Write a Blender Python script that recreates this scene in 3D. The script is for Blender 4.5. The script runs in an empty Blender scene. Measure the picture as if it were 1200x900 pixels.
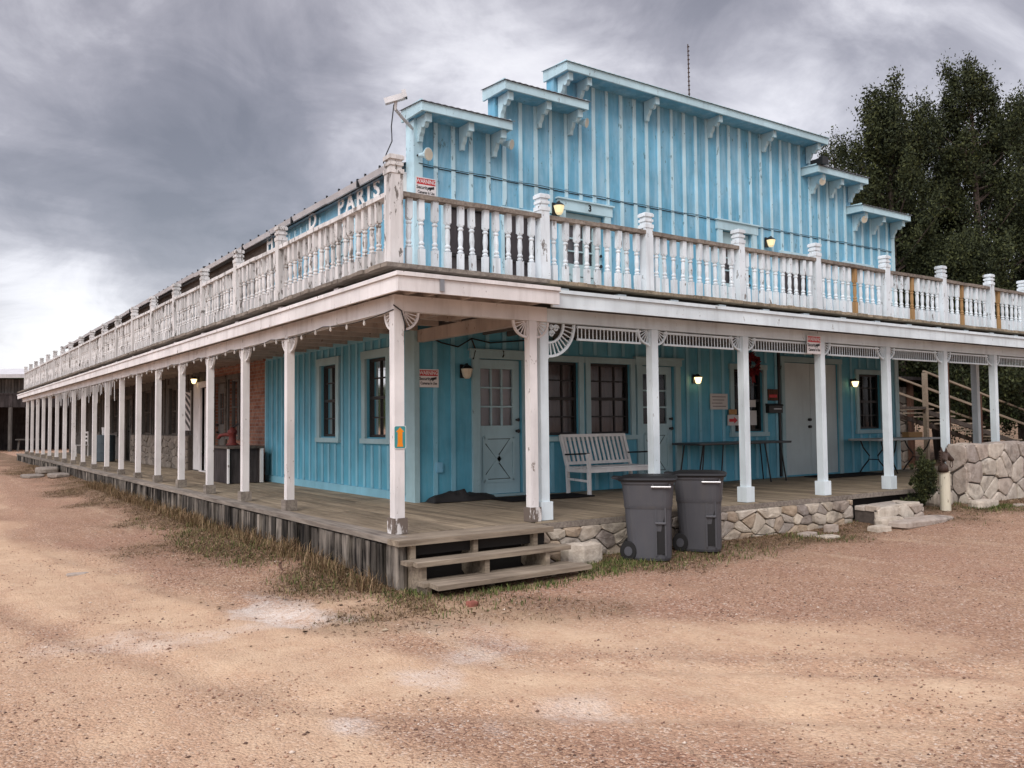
import bpy, math, random
import numpy as np
from mathutils import Vector, Matrix
random.seed(7); np.random.seed(7)
SC = bpy.context.scene
COL = SC.collection
R = math.radians
DX, DY = 1.9, 3.08            # planes of the side wall (x) and of the front wall (y)

# ------------------------------------------------------------------ noise in python
def vnoise(x, y, s=1.0, seed=0):
    x = np.asarray(x, float) * s; y = np.asarray(y, float) * s
    xi = np.floor(x).astype(np.int64); yi = np.floor(y).astype(np.int64)
    fx = x - xi; fy = y - yi
    fx = fx * fx * (3 - 2 * fx); fy = fy * fy * (3 - 2 * fy)
    def h(a, b):
        n = (a * 374761393 + b * 668265263 + seed * 974711) & 0x7fffffff
        n = ((n ^ (n >> 13)) * 1274126177) & 0x7fffffff
        return ((n ^ (n >> 16)) & 0xffff) / 65535.0
    return (h(xi, yi) * (1 - fx) + h(xi + 1, yi) * fx) * (1 - fy) + (h(xi, yi + 1) * (1 - fx) + h(xi + 1, yi + 1) * fx) * fy
def fbm(x, y, s=1.0, o=4, seed=0):
    t = 0; a = .5
    for i in range(o):
        t = t + a * vnoise(x, y, s * 2 ** i, seed + i); a *= .5
    return t / (1 - .5 ** o)
def sstep(a, b, v):
    t = np.clip((np.asarray(v, float) - a) / (b - a), 0, 1)
    return t * t * (3 - 2 * t)
def gz(x, y):
    x = np.asarray(x, float); y = np.asarray(y, float)
    z = -.5 + .19 * sstep(2, 32, y) + .15 * sstep(6.5, 11, x) * sstep(-4.5, -.5, y)
    z = z + .10 * np.exp(-((x + .35) / .55) ** 2) * sstep(-.6, 1.5, y) * (1 - sstep(20, 34, y))
    z = z + .05 * np.exp(-((y + .25) / .45) ** 2) * sstep(1.6, 2.5, x)
    z = z + .05 * (fbm(x, y, .5, 3, 5) - .5) + .02 * (fbm(x, y, 2.5, 3, 9) - .5)
    for off in (-.72, .72):
        cx = np.interp(y, [-6, -3.3, -1, 2, 6, 20, 60], [1.6, -1.5, -2.3, -2.9, -3.5, -3.2, -2.0]) + off + .12 * (vnoise(y, y * 0, .8, 3) - .5)
        z = z - .028 * np.exp(-((x - cx) / .17) ** 2) * sstep(.25, .6, vnoise(x * 0, y, .35, 17 + int(off > 0))) + .012 * np.exp(-((np.abs(x - cx) - .28) / .09) ** 2)
    return z
def G(x, y): return float(gz(x, y))

# ------------------------------------------------------------------ object helpers
WO = {}
def prop(o, label=None, cat=None, group=None, kind=None):
    if label: o['label'] = label
    if cat: o['category'] = cat
    if group: o['group'] = group
    if kind: o['kind'] = kind
    return o
def thing(name, label, cat, origin=(0, 0, 0), group=None):
    o = bpy.data.objects.new(name, None); COL.objects.link(o)
    o.empty_display_size = .1
    o.location = origin; WO[o] = Vector(origin)
    return prop(o, label, cat, group)
class MB:
    def __init__(s): s.v = []; s.f = []; s.m = []
    def add(s, vs, fs, mi=0):
        b = len(s.v); s.v += [tuple(p) for p in vs]
        s.f += [tuple(i + b for i in f) for f in fs]; s.m += [mi] * len(fs); return s
    def box(s, x0, y0, z0, x1, y1, z1, mi=0, bev=0):
        if x0 > x1: x0, x1 = x1, x0
        if y0 > y1: y0, y1 = y1, y0
        if z0 > z1: z0, z1 = z1, z0
        s.add([(x0, y0, z0), (x1, y0, z0), (x1, y1, z0), (x0, y1, z0), (x0, y0, z1), (x1, y0, z1), (x1, y1, z1), (x0, y1, z1)],
              [(3, 2, 1, 0), (4, 5, 6, 7), (0, 1, 5, 4), (1, 2, 6, 5), (2, 3, 7, 6), (3, 0, 4, 7)], mi); return s
    def bar(s, a, b, w, h, up=(0, 0, 1), mi=0):
        a = Vector(a); b = Vector(b); d = (b - a).normalized(); u = Vector(up)
        r = d.cross(u)
        if r.length < 1e-4: r = d.cross(Vector((1, 0, 0)))
        r.normalize(); u = r.cross(d).normalized()
        q = [(-w / 2, -h / 2), (w / 2, -h / 2), (w / 2, h / 2), (-w / 2, h / 2)]
        vs = [a + r * x + u * y for x, y in q] + [b + r * x + u * y for x, y in q]
        s.add(vs, [(0, 3, 2, 1), (4, 5, 6, 7), (0, 1, 5, 4), (1, 2, 6, 5), (2, 3, 7, 6), (3, 0, 4, 7)], mi); return s
    def tube(s, pts, r, n=8, mi=0, caps=True):
        pts = [Vector(p) for p in pts]; rs = r if isinstance(r, (list, tuple)) else [r] * len(pts)
        ref = Vector((0, 0, 1)); vs = []; fs = []
        for i, p in enumerate(pts):
            d = (pts[min(i + 1, len(pts) - 1)] - pts[max(i - 1, 0)]).normalized()
            a = d.cross(ref)
            if a.length < .05: a = d.cross(Vector((1, 0, 0)))
            a.normalize(); b = a.cross(d)
            for k in range(n):
                t = 2 * math.pi * k / n; vs.append(p + (a * math.cos(t) + b * math.sin(t)) * rs[i])
        for i in range(len(pts) - 1):
            for k in range(n):
                fs.append((i * n + k, i * n + (k + 1) % n, (i + 1) * n + (k + 1) % n, (i + 1) * n + k))
        if caps: fs += [tuple(range(n))[::-1], tuple(range((len(pts) - 1) * n, len(pts) * n))]
        s.add(vs, fs, mi); return s
    def lathe(s, prof, c=(0, 0, 0), n=10, mi=0, sq=None):
        vs = []; fs = []
        for r, z in prof:
            for k in range(n):
                t = 2 * math.pi * (k + .5) / n; vs.append((c[0] + r * math.cos(t), c[1] + r * math.sin(t), c[2] + z))
        for i in range(len(prof) - 1):
            for k in range(n): fs.append((i * n + k, i * n + (k + 1) % n, (i + 1) * n + (k + 1) % n, (i + 1) * n + k))
        fs += [tuple(range(n))[::-1], tuple(range((len(prof) - 1) * n, len(prof) * n))]
        s.add(vs, fs, mi); return s
    def loft(s, rings, mi=0):
        n = len(rings[0]); vs = [p for r in rings for p in r]; fs = []
        for i in range(len(rings) - 1):
            for k in range(n): fs.append((i * n + k, i * n + (k + 1) % n, (i + 1) * n + (k + 1) % n, (i + 1) * n + k))
        fs += [tuple(range(n))[::-1], tuple(range((len(rings) - 1) * n, len(rings) * n))]
        s.add(vs, fs, mi); return s
    def prism(s, poly, d, mi=0):
        """poly: list of 3-D points (planar), d: extrusion vector"""
        n = len(poly); d = Vector(d); vs = [Vector(p) for p in poly] + [Vector(p) + d for p in poly]
        fs = [tuple(range(n))[::-1], tuple(range(n, 2 * n))] + [(k, (k + 1) % n, n + (k + 1) % n, n + k) for k in range(n)]
        s.add(vs, fs, mi); return s
    def build(s, name, mats, parent=None, label=None, origin=None, smooth=False):
        base = WO[parent] if parent is not None else Vector((0, 0, 0))
        org = Vector(origin) if origin is not None else (base if parent is not None else Vector((0, 0, 0)))
        me = bpy.data.meshes.new(name)
        v = np.array([tuple(p) for p in s.v], float) - np.array(org)
        me.from_pydata(v.tolist(), [], s.f)
        if not isinstance(mats, (list, tuple)): mats = [mats]
        for m in mats: me.materials.append(m)
        if len(mats) > 1: me.polygons.foreach_set('material_index', s.m)
        if smooth: me.polygons.foreach_set('use_smooth', [True] * len(s.f))
        me.update()
        o = bpy.data.objects.new(name, me); COL.objects.link(o)
        if parent is not None: o.parent = parent
        o.location = org - base; WO[o] = org
        if label: o['label'] = label
        return o
def tree_children(o): return [c for c in bpy.data.objects if c.parent == o]
def dup(o, loc=None, parent='same', rotz=None, scale=None):
    kids = tree_children(o)
    c = o.copy(); COL.objects.link(c)
    if parent != 'same': c.parent = parent
    if loc is not None: c.location = loc
    if rotz is not None: c.rotation_euler = (0, 0, rotz)
    if scale is not None: c.scale = scale
    for k in kids: dup(k, parent=c)
    return c

# ------------------------------------------------------------------ materials
def newmat(name):
    m = bpy.data.materials.new(name); m.use_nodes = True
    nt = m.node_tree; nt.nodes.clear()
    out = nt.nodes.new('ShaderNodeOutputMaterial'); b = nt.nodes.new('ShaderNodeBsdfPrincipled')
    nt.links.new(b.outputs[0], out.inputs[0]); return m, nt, b
class N:
    def __init__(s, nt): s.nt = nt
    def node(s, t, **k):
        n = s.nt.nodes.new(t)
        for a, v in k.items(): setattr(n, a, v)
        return n
    def link(s, a, b): s.nt.links.new(a, b)
    def coord(s, scale=(1, 1, 1), rnd=False, loc=(0, 0, 0)):
        tc = s.node('ShaderNodeTexCoord'); mp = s.node('ShaderNodeMapping'); mp.inputs['Scale'].default_value = scale; mp.inputs['Location'].default_value = loc
        src = tc.outputs['Object']
        if rnd:
            oi = s.node('ShaderNodeObjectInfo'); v = s.node('ShaderNodeVectorMath', operation='SCALE'); v.inputs[3].default_value = 37.0
            cx = s.node('ShaderNodeCombineXYZ')
            for i in range(3): s.link(oi.outputs['Random'], cx.inputs[i])
            s.link(cx.outputs[0], v.inputs[0]); ad = s.node('ShaderNodeVectorMath', operation='ADD')
            s.link(src, ad.inputs[0]); s.link(v.outputs[0], ad.inputs[1]); src = ad.outputs[0]
        s.link(src, mp.inputs[0]); return mp.outputs[0]
    def noise(s, vec, scale=5, detail=4, rough=.55, dist=0):
        n = s.node('ShaderNodeTexNoise'); n.inputs['Scale'].default_value = scale; n.inputs['Detail'].default_value = detail
        n.inputs['Roughness'].default_value = rough; n.inputs['Distortion'].default_value = dist
        s.link(vec, n.inputs['Vector']); return n.outputs[0]
    def ramp(s, fac, stops):
        r = s.node('ShaderNodeValToRGB'); e = r.color_ramp.elements
        while len(e) < len(stops): e.new(.5)
        for k, (p, c) in enumerate(stops):
            e[k].position = p; e[k].color = (c, c, c, 1) if not isinstance(c, (tuple, list)) else (*c[:3], 1)
        s.link(fac, r.inputs[0]); return r.outputs[0]
    def mix(s, f, a, b, mode='MIX'):
        n = s.node('ShaderNodeMix', data_type='RGBA', blend_type=mode)
        for k, v in ((0, f), (6, a), (7, b)):
            sock = n.inputs[k]
            if isinstance(v, (int, float)): sock.default_value = v if k == 0 else (v, v, v, 1)
            elif isinstance(v, (tuple, list)): sock.default_value = (*v[:3], 1)
            else: s.link(v, sock)
        return n.outputs[2]
    def math(s, op, a, b=0.0, clamp=False):
        n = s.node('ShaderNodeMath', operation=op); n.use_clamp = clamp
        for i, v in enumerate((a, b)):
            if isinstance(v, (int, float)): n.inputs[i].default_value = v
            else: s.link(v, n.inputs[i])
        return n.outputs[0]
    def bump(s, h, b, strength=.3, dist=.01, prev=None):
        n = s.node('ShaderNodeBump'); n.inputs['Strength'].default_value = strength; n.inputs['Distance'].default_value = dist
        s.link(h, n.inputs['Height']); s.link(n.outputs[0], b.inputs['Normal']); return n
def paint(name, col, wear=.3, wearcol=(.2, .17, .15), grime=.35, grimecol=None, rough=.62, var=.14, pscale=14, island=False, wash=0.0, washcol=(.6, .72, .76)):
    m, nt, b = newmat(name); n = N(nt)
    c0 = n.coord(rnd=True); c1 = n.coord((7, 7, .8), rnd=True); c2 = n.coord((1, 1, .35), rnd=True)
    big = n.noise(c0, 1.7, 5); lo = tuple(x * (1 - var) for x in col); hi = tuple(min(1, x * (1 + var)) for x in col)
    c = n.mix(n.ramp(big, [(.3, 0), (.7, 1)]), lo, hi)
    if island:
        g = n.node('ShaderNodeNewGeometry'); c = n.mix(n.math('MULTIPLY', g.outputs['Random Per Island'], .3), c, tuple(x * .62 for x in col))
    if wash:
        cw = n.coord((3.5, 3.5, .55), rnd=True); wm = n.math('MULTIPLY', n.ramp(n.noise(cw, 1.3, 8, .7, .3), [(.44, 0), (.72, 1)]), wash); c = n.mix(wm, c, washcol)
    st = n.noise(c1, 1.0, 6, .62)
    gm = n.math('MULTIPLY', n.ramp(st, [(.5, 0), (.74, 1)]), grime)
    c = n.mix(gm, c, grimecol or tuple(x * .45 for x in wearcol))
    pl = n.noise(c2, pscale, 9, .68)
    th = .74 - wear * .3
    pm = n.ramp(pl, [(th - .015, 0), (th + .015, 1)])
    c = n.mix(pm, c, wearcol)
    n.link(c, b.inputs['Base Color']); b.inputs['Roughness'].default_value = rough; b.inputs['Specular IOR Level'].default_value = .3
    fine = n.noise(c1, 9, 5)
    h = n.math('SUBTRACT', n.math('MULTIPLY', fine, .35), n.math('MULTIPLY', pm, .5))
    n.bump(h, b, .35, .006); return m
def wood(name, dark, light, axis=2, island=.5, rough=.85, grain=1.0, patch=None, pamt=0.0):
    m, nt, b = newmat(name); n = N(nt)
    sc = [14, 14, 14]; sc[axis] = .9
    c0 = n.coord(tuple(sc), rnd=True); cp = n.coord(rnd=True)
    g1 = n.noise(c0, 1.6 * grain, 8, .65, .4); g2 = n.noise(cp, 2.2, 5)
    f = n.math('ADD', n.math('MULTIPLY', g1, .75), n.math('MULTIPLY', g2, .35))
    c = n.mix(n.ramp(f, [(.36, 0), (.72, 1)] if 'slab' not in name else [(.46, 0), (.70, 1)]), dark, light)
    if island:
        ge = n.node('ShaderNodeNewGeometry'); v = n.ramp(ge.outputs['Random Per Island'], [(0, 1 - island), (1, 1.0)])
        c = n.mix(1.0, c, v, 'MULTIPLY')
    if pamt:
        pm = n.ramp(n.noise(cp, 9, 8, .7), [(.62 - pamt * .25, 0), (.66 - pamt * .25, 1)]); c = n.mix(pm, c, patch)
    n.link(c, b.inputs['Base Color']); b.inputs['Roughness'].default_value = rough; b.inputs['Specular IOR Level'].default_value = .2
    n.bump(g1, b, .6, .012); return m
def plain(name, col, rough=.5, metal=0, var=.1, scale=6, bump=.15, spec=.4):
    m, nt, b = newmat(name); n = N(nt); c0 = n.coord(rnd=True)
    f = n.noise(c0, scale, 6, .6)
    c = n.mix(n.ramp(f, [(.3, 0), (.7, 1)]), tuple(x * (1 - var) for x in col), tuple(min(1, x * (1 + var)) for x in col))
    n.link(c, b.inputs['Base Color']); b.inputs['Roughness'].default_value = rough; b.inputs['Metallic'].default_value = metal
    b.inputs['Specular IOR Level'].default_value = spec
    if bump: n.bump(n.noise(c0, scale * 9, 3), b, bump, .004)
    return m
def stonemat(name, cols, stain=(.08, .07, .06), stainamt=.5, scale=1.0):
    m, nt, b = newmat(name); n = N(nt); c0 = n.coord()
    g = n.node('ShaderNodeNewGeometry'); k = len(cols)
    c = n.ramp(g.outputs['Random Per Island'], [(i / max(1, k - 1), q) for i, q in enumerate(cols)])
    a = n.noise(c0, 7 * scale, 8, .68); c = n.mix(n.ramp(a, [(.3, 0), (.68, 1)]), n.mix(1.0, c, (.62, .58, .55), 'MULTIPLY'), c)
    s2 = n.noise(c0, 3.1 * scale, 7, .7, .5); c = n.mix(n.math('MULTIPLY', n.ramp(s2, [(.52, 0), (.7, 1)]), stainamt), c, stain)
    n.link(c, b.inputs['Base Color']); b.inputs['Roughness'].default_value = .92; b.inputs['Specular IOR Level'].default_value = .15
    n.bump(n.math('ADD', n.noise(c0, 30 * scale, 6, .7), n.math('MULTIPLY', a, 1.2)), b, .7, .02); return m
def glow(name, col, s):
    m, nt, b = newmat(name); b.inputs['Base Color'].default_value = (*col, 1); b.inputs['Emission Color'].default_value = (*col, 1)
    b.inputs['Emission Strength'].default_value = s; b.inputs['Roughness'].default_value = .3; return m
def glassmat(name, tint=(.8, .82, .85)):
    m = bpy.data.materials.new(name); m.use_nodes = True; nt = m.node_tree; nt.nodes.clear(); n = N(nt)
    o = n.node('ShaderNodeOutputMaterial'); tr = n.node('ShaderNodeBsdfTransparent'); tr.inputs[0].default_value = (*tint, 1)
    gl = n.node('ShaderNodeBsdfGlossy'); gl.inputs['Roughness'].default_value = .06; gl.inputs[0].default_value = (.8, .8, .82, 1)
    fr = n.node('ShaderNodeFresnel'); fr.inputs[0].default_value = 1.4; mx = n.node('ShaderNodeMixShader')
    c0 = n.coord(); bp = n.node('ShaderNodeBump'); bp.inputs['Strength'].default_value = .08; n.link(n.noise(c0, 3, 2), bp.inputs['Height'])
    n.link(bp.outputs[0], gl.inputs['Normal'])
    n.link(fr.outputs[0], mx.inputs[0]); n.link(tr.outputs[0], mx.inputs[1]); n.link(gl.outputs[0], mx.inputs[2]); n.link(mx.outputs[0], o.inputs[0]); return m

BLUE = (.15, .405, .575); PALE = (.47, .66, .73)
M = {}
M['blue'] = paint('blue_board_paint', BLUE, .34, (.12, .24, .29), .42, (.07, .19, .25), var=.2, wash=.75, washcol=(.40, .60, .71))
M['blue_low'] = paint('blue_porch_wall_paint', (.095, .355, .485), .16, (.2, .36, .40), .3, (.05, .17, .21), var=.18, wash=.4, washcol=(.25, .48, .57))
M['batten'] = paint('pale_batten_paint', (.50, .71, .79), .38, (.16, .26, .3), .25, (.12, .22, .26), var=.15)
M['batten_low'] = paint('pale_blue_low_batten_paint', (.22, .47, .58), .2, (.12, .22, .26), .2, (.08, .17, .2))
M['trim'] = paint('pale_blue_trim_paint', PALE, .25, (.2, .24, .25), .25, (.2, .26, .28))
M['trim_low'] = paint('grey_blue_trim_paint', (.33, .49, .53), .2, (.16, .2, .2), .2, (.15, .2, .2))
M['door'] = paint('grey_blue_door_paint', (.38, .54, .58), .15, (.16, .18, .18), .2, (.2, .25, .26), var=.08)
M['door_white'] = paint('dull_white_door_paint', (.50, .58, .59), .12, (.25, .25, .22), .2, (.25, .27, .26), var=.08)
M['white'] = paint('old_white_paint', (.735, .715, .705), .3, (.2, .16, .13), .3, (.24, .2, .17))
M['white_rail'] = paint('grimy_white_rail_paint', (.70, .69, .68), .52, (.17, .155, .14), .75, (.13, .12, .105), wash=.6, washcol=(.42, .40, .37))
M['cool'] = paint('cool_white_paint', (.66, .745, .78), .24, (.22, .22, .21), .25, (.24, .26, .27))
M['cool_rail'] = paint('cool_white_rail_paint', (.70, .775, .815), .38, (.2, .19, .18), .5, (.2, .2, .2))
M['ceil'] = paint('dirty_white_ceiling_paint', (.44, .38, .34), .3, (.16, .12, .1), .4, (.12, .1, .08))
M['ceil_dark'] = paint('darkened_ceiling_boards', (.16, .15, .14), .3, (.1, .08, .07), .4, (.05, .045, .04))  # front ceiling coloured dark to cut bounce light and deepen the porch shade
M['chip'] = paint('chipped_post_base_paint', (.7, .68, .66), .92, (.15, .12, .1), .4, (.14, .11, .09), pscale=7)
M['deck'] = wood('grey_deck_boards', (.16, .125, .085), (.43, .35, .25), 1, .4)
M['edge'] = wood('weathered_edge_board', (.12, .10, .085), (.37, .325, .275), 1, .3)
M['step'] = wood('weathered_step_board', (.13, .10, .075), (.42, .35, .265), 0, .3)
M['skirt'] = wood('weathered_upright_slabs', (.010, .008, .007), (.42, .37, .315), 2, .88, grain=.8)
M['plank'] = wood('dark_barn_planks', (.018, .014, .013), (.10, .085, .085), 2, .5)
M['oldwood'] = wood('brown_grey_old_wall_boards', (.05, .04, .035), (.19, .155, .13), 1, .5)
M['greywall'] = wood('grey_old_wall_boards', (.06, .055, .05), (.2, .185, .17), 2, .5)
M['yellow'] = wood('bare_yellow_pine', (.27, .16, .07), (.46, .29, .14), 2, .1)
M['stairw'] = wood('pale_stair_timber', (.26, .2, .15), (.44, .36, .27), 0, .2)
M['brownpost'] = wood('brown_timber', (.06, .03, .02), (.16, .085, .06), 2, .1)
M['dark'] = plain('shade_and_joint_black', (.02, .017, .015), .9)  # near-black for board joints and for shade in gaps and recesses
M['roof'] = plain('grey_metal_roof', (.28, .29, .31), .45, .6)
M['gutter'] = paint('grey_white_gutter_paint', (.58, .57, .58), .15, (.2, .19, .18), .3, (.2, .19, .19))
M['black'] = plain('black_metal', (.015, .015, .016), .45)
M['sash'] = plain('black_window_sash', (.018, .016, .016), .5)
M['glass'] = glassmat('window_glass')
M['blind'] = paint('brown_grey_window_blind', (.26, .215, .20), 0, (.2, .2, .2), .3, (.12, .1, .1))
M['blind_white'] = paint('pale_door_curtain', (.5, .46, .45), 0, (.3, .3, .3), .3, (.25, .22, .22))
M['room'] = plain('unlit_room_sheet', (.02, .02, .022), .9)  # near-black sheet colour standing for unlit rooms behind the panes
M['bin'] = paint('scuffed_grey_bin_plastic', (.072, .074, .084), .1, (.15, .15, .15), .3, (.11, .10, .09), rough=.5, var=.12, wash=.35, washcol=(.105, .10, .098))
M['lid'] = plain('black_bin_lid_plastic', (.008, .008, .009), .5, 0, .1, 3, .1)
M['rubber'] = plain('black_rubber', (.012, .012, .012), .8)
M['mat'] = plain('black_door_mat', (.018, .016, .016), .95, 0, .3, 30, .6, .1)
M['tarp'] = plain('black_tarp', (.02, .018, .018), .6, 0, .2, 5, .3)
M['bench'] = paint('white_bench_paint', (.76, .76, .75), .1, (.3, .27, .25), .2, (.3, .28, .26))
M['tabletop'] = plain('dark_table_top', (.05, .055, .06), .35)
M['tabletop2'] = plain('pale_grey_table_top', (.42, .43, .43), .45)
M['sign'] = plain('white_sign_face', (.74, .72, .72), .45, 0, .05, 4, 0)
M['red'] = plain('red_sign_paint', (.52, .018, .022), .45, 0, .08, 4, 0)
M['ink'] = plain('black_sign_ink', (.012, .012, .013), .5, 0, .1, 4, 0)
M['teal'] = plain('teal_sign_paint', (.05, .27, .27), .45, 0, .08, 4, 0)
M['orange'] = plain('orange_sign_paint', (.78, .25, .01), .45, 0, .08, 4, 0)
M['wreath'] = plain('dark_red_ribbon', (.16, .01, .014), .7, 0, .4, 20, .3)
M['paper'] = plain('white_paper', (.55, .54, .53), .8, 0, .06, 5, 0)
M['tan'] = plain('tan_card', (.36, .21, .09), .8)
M['letters'] = paint('cream_letter_paint', (.90, .89, .87), .05, (.3, .27, .24), .2, (.3, .28, .25))
M['lampglow'] = glow('lit_lamp_glass', (1, .72, .33), 3.2)
M['lampyellow'] = glow('yellow_lamp_glass', (.95, .78, .45), .55)
M['lampoff'] = plain('cream_lamp_glass', (.6, .55, .44), .3)
M['metal'] = plain('grey_metal', (.35, .35, .36), .35, .8)
M['camwhite'] = plain('white_camera_housing', (.6, .6, .61), .35)
M['pipe'] = paint('cream_pipe_paint', (.62, .58, .46), .3, (.2, .16, .1), .3, (.25, .2, .14))
M['iron'] = plain('rusty_brown_iron', (.07, .045, .035), .6, .3, .4, 12, .3)
M['pump'] = plain('red_pump_paint', (.15, .025, .02), .6, 0, .4, 12, .2)
M['redrock'] = plain('dull_red_rock', (.26, .10, .075), .9, 0, .3, 12, .5, .1)
M['barrel'] = plain('blue_grey_barrel_plastic', (.05, .07, .085), .5)
M['lime'] = stonemat('pale_limestone', [(.56, .50, .41), (.70, .63, .52), (.46, .36, .26), (.66, .60, .51), (.34, .30, .27), (.60, .48, .35)], (.09, .075, .065), .65)
M['lime2'] = stonemat('pale_pink_limestone', [(.62, .57, .49), (.68, .62, .53), (.56, .48, .41), (.40, .36, .33), (.64, .58, .50)], (.12, .105, .095), .7)
M['cottage'] = stonemat('shaded_grey_stone', [(.26, .23, .2), (.34, .30, .26), (.19, .17, .15)], (.07, .06, .05), .6)
M['mortar'] = plain('dark_mortar', (.085, .07, .06), .95, 0, .3, 14, .5)
M['bulb'] = plain('clear_bulb', (.6, .58, .55), .2)
M['tin'] = paint('chipped_white_ice_strip', (.6, .6, .6), .1, (.3, .3, .3))
def brickmat():
    m, nt, b = newmat('red_brick'); n = N(nt); tc = n.node('ShaderNodeTexCoord'); sx = n.node('ShaderNodeSeparateXYZ'); cx = n.node('ShaderNodeCombineXYZ')
    n.link(tc.outputs['Object'], sx.inputs[0]); n.link(sx.outputs[1], cx.inputs[0]); n.link(sx.outputs[2], cx.inputs[1])
    br = n.node('ShaderNodeTexBrick'); n.link(cx.outputs[0], br.inputs[0])
    for k, v in (('Scale', 1.0), ('Mortar Size', .009), ('Brick Width', .22), ('Row Height', .076), ('Bias', .1)): br.inputs[k].default_value = v
    br.inputs['Color1'].default_value = (.28, .10, .06, 1); br.inputs['Color2'].default_value = (.42, .21, .14, 1); br.inputs['Mortar'].default_value = (.34, .28, .24, 1)
    c0 = n.coord(); s = n.noise(c0, 6, 7, .7); c = n.mix(n.ramp(s, [(.35, 0), (.7, 1)]), n.mix(1.0, br.outputs[0], (.55, .5, .48), 'MULTIPLY'), br.outputs[0])
    n.link(c, b.inputs['Base Color']); b.inputs['Roughness'].default_value = .9
    n.bump(n.math('SUBTRACT', n.math('MULTIPLY', s, .4), br.outputs['Fac']), b, .6, .01); return m
M['brick'] = brickmat()

# ------------------------------------------------------------------ frames for the two walls
def FB(mb, u0, d0, z0, u1, d1, z1, mi=0): mb.box(u0, DY - d1, z0, u1, DY - d0, z1, mi)      # front wall box, d outward
def SB(mb, u0, d0, z0, u1, d1, z1, mi=0): mb.box(DX - d1, u0, z0, DX - d0, u1, z1, mi)      # side wall box
def FP(u, d, z): return (u, DY - d, z)
def SP(u, d, z): return (DX - d, u, z)
def wall(P, u0, u1, z0, z1, holes, depth=.12, mb=None, mi=0):
    mb = mb or MB(); us = sorted({u0, u1, *[h[0] for h in holes], *[h[2] for h in holes]}); zs = sorted({z0, z1, *[h[1] for h in holes], *[h[3] for h in holes]})
    us = [u for u in us if u0 <= u <= u1]; zs = [z for z in zs if z0 <= z <= z1]
    for i in range(len(us) - 1):
        for j in range(len(zs) - 1):
            cu = (us[i] + us[i + 1]) / 2; cz = (zs[j] + zs[j + 1]) / 2
            if any(h[0] < cu < h[2] and h[1] < cz < h[3] for h in holes): continue
            mb.add([P(us[i], 0, zs[j]), P(us[i + 1], 0, zs[j]), P(us[i + 1], 0, zs[j + 1]), P(us[i], 0, zs[j + 1])], [(0, 1, 2, 3)], mi)
    for a, b, c, d in holes:
        for p, q in (((a, b), (c, b)), ((c, b), (c, d)), ((c, d), (a, d)), ((a, d), (a, b))):
            mb.add([P(p[0], 0, p[1]), P(q[0], 0, q[1]), P(q[0], -depth, q[1]), P(p[0], -depth, p[1])], [(0, 1, 2, 3)], mi)
    return mb

# ================================================================== THE BUILDING
hotel = thing('timber_hotel', 'long blue board and batten timber building with a stepped false front', 'building', (0, 0, 0))
steps = [(1.9, 3.36, 5.80), (3.36, 4.56, 6.44), (4.56, 11.42, 7.03), (11.42, 12.92, 6.40), (12.92, 14.55, 5.78)]
low_holes = [(3.0, .05, 3.83, 2.17), (4.12, .95, 5.0, 2.17), (5.25, .95, 6.18, 2.17), (6.45, .05, 7.28, 2.17), (8.88, .95, 9.76, 2.17), (10.42, .03, 12.26, 2.36), (13.0, .95, 13.85, 2.17)]
up_holes = [(2.4, 3.0, 3.27, 4.54), (3.5, 3.0, 4.25, 4.58), (4.75, 2.88, 5.63, 4.74), (8.64, 2.88, 9.52, 4.88), (10.5, 3.0, 11.34, 4.56), (12.66, 3.0, 13.58, 4.56)]
# lower front wall
w = wall(FP, 1.9, 14.55, 0, 2.76, low_holes)
rnd = random.Random(3)
u = 2.22
while u < 14.4:
    segs = [(0.02, 2.7)]
    for a, b, c, d in low_holes:
        if a - .14 < u + .035 and u - .035 < c + .14:
            segs = [(.02, max(.02, b - .12)), (d + .14, 2.7)] if b > .5 else [(d + .14, 2.7)]
    for z0, z1 in segs:
        if z1 - z0 > .1: FB(w, u - .035, .0, z0, u + .035, .024, z1, 1)
    u += .318 + rnd.uniform(-.012, .012)
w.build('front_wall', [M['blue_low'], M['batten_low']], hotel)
# upper front wall: stepped
w = MB()
for a, b, t in steps: wall(FP, a, b, 2.76, t, [h for h in up_holes if a <= h[0] < b and h[2] <= b + .01], mb=w)
# the windows that cross no step are handled above; thickness of the parapet
for a, b, t in steps:
    w.box(a + .003, DY + .14, 4.9, b - .003, DY + .2, t)
    w.add([(a, DY, t), (b, DY, t), (b, DY + .2, t), (a, DY + .2, t)], [(0, 1, 2, 3)])
for i, x in enumerate([1.9] + [s[1] for s in steps]):
    lo = 4.9 if i in (0, 5) else min(steps[i - 1][2], steps[i][2]); hi = steps[0][2] if i == 0 else steps[4][2] if i == 5 else max(steps[i - 1][2], steps[i][2])
    w.add([(x, DY, lo), (x, DY + .2, lo), (x, DY + .2, hi), (x, DY, hi)], [(0, 1, 2, 3)])
u = 1.935; first = True
while u < 14.54:
    top = next(t for a, b, t in steps if a <= u <= b + .01)
    segs = [(2.86, top - .02)]
    for a, b, c, d in up_holes:
        if a - .2 < u + .035 and u - .035 < c + .2: segs = [(d + (.22 if b < 2.95 else .07), top - .02)]
    jig = rnd.uniform(-.012, .012)
    for z0, z1 in segs:
        zz = 5.06 + rnd.uniform(-.03, .03); wd = .033 + rnd.uniform(-.004, .005)
        FB(w, u + jig - wd, 0, z0, u + jig + wd, .026, zz, 1); FB(w, u + jig - wd, 0, zz + .012, u + jig + wd, .024, z1, 1)
    u += .3165
w.build('false_front', [M['blue'], M['batten']], hotel)
w = MB(); FB(w, 1.95, 0, 5.045, 14.5, .008, 5.058); w.build('sheet_joint', M['dark'], hotel)
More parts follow.
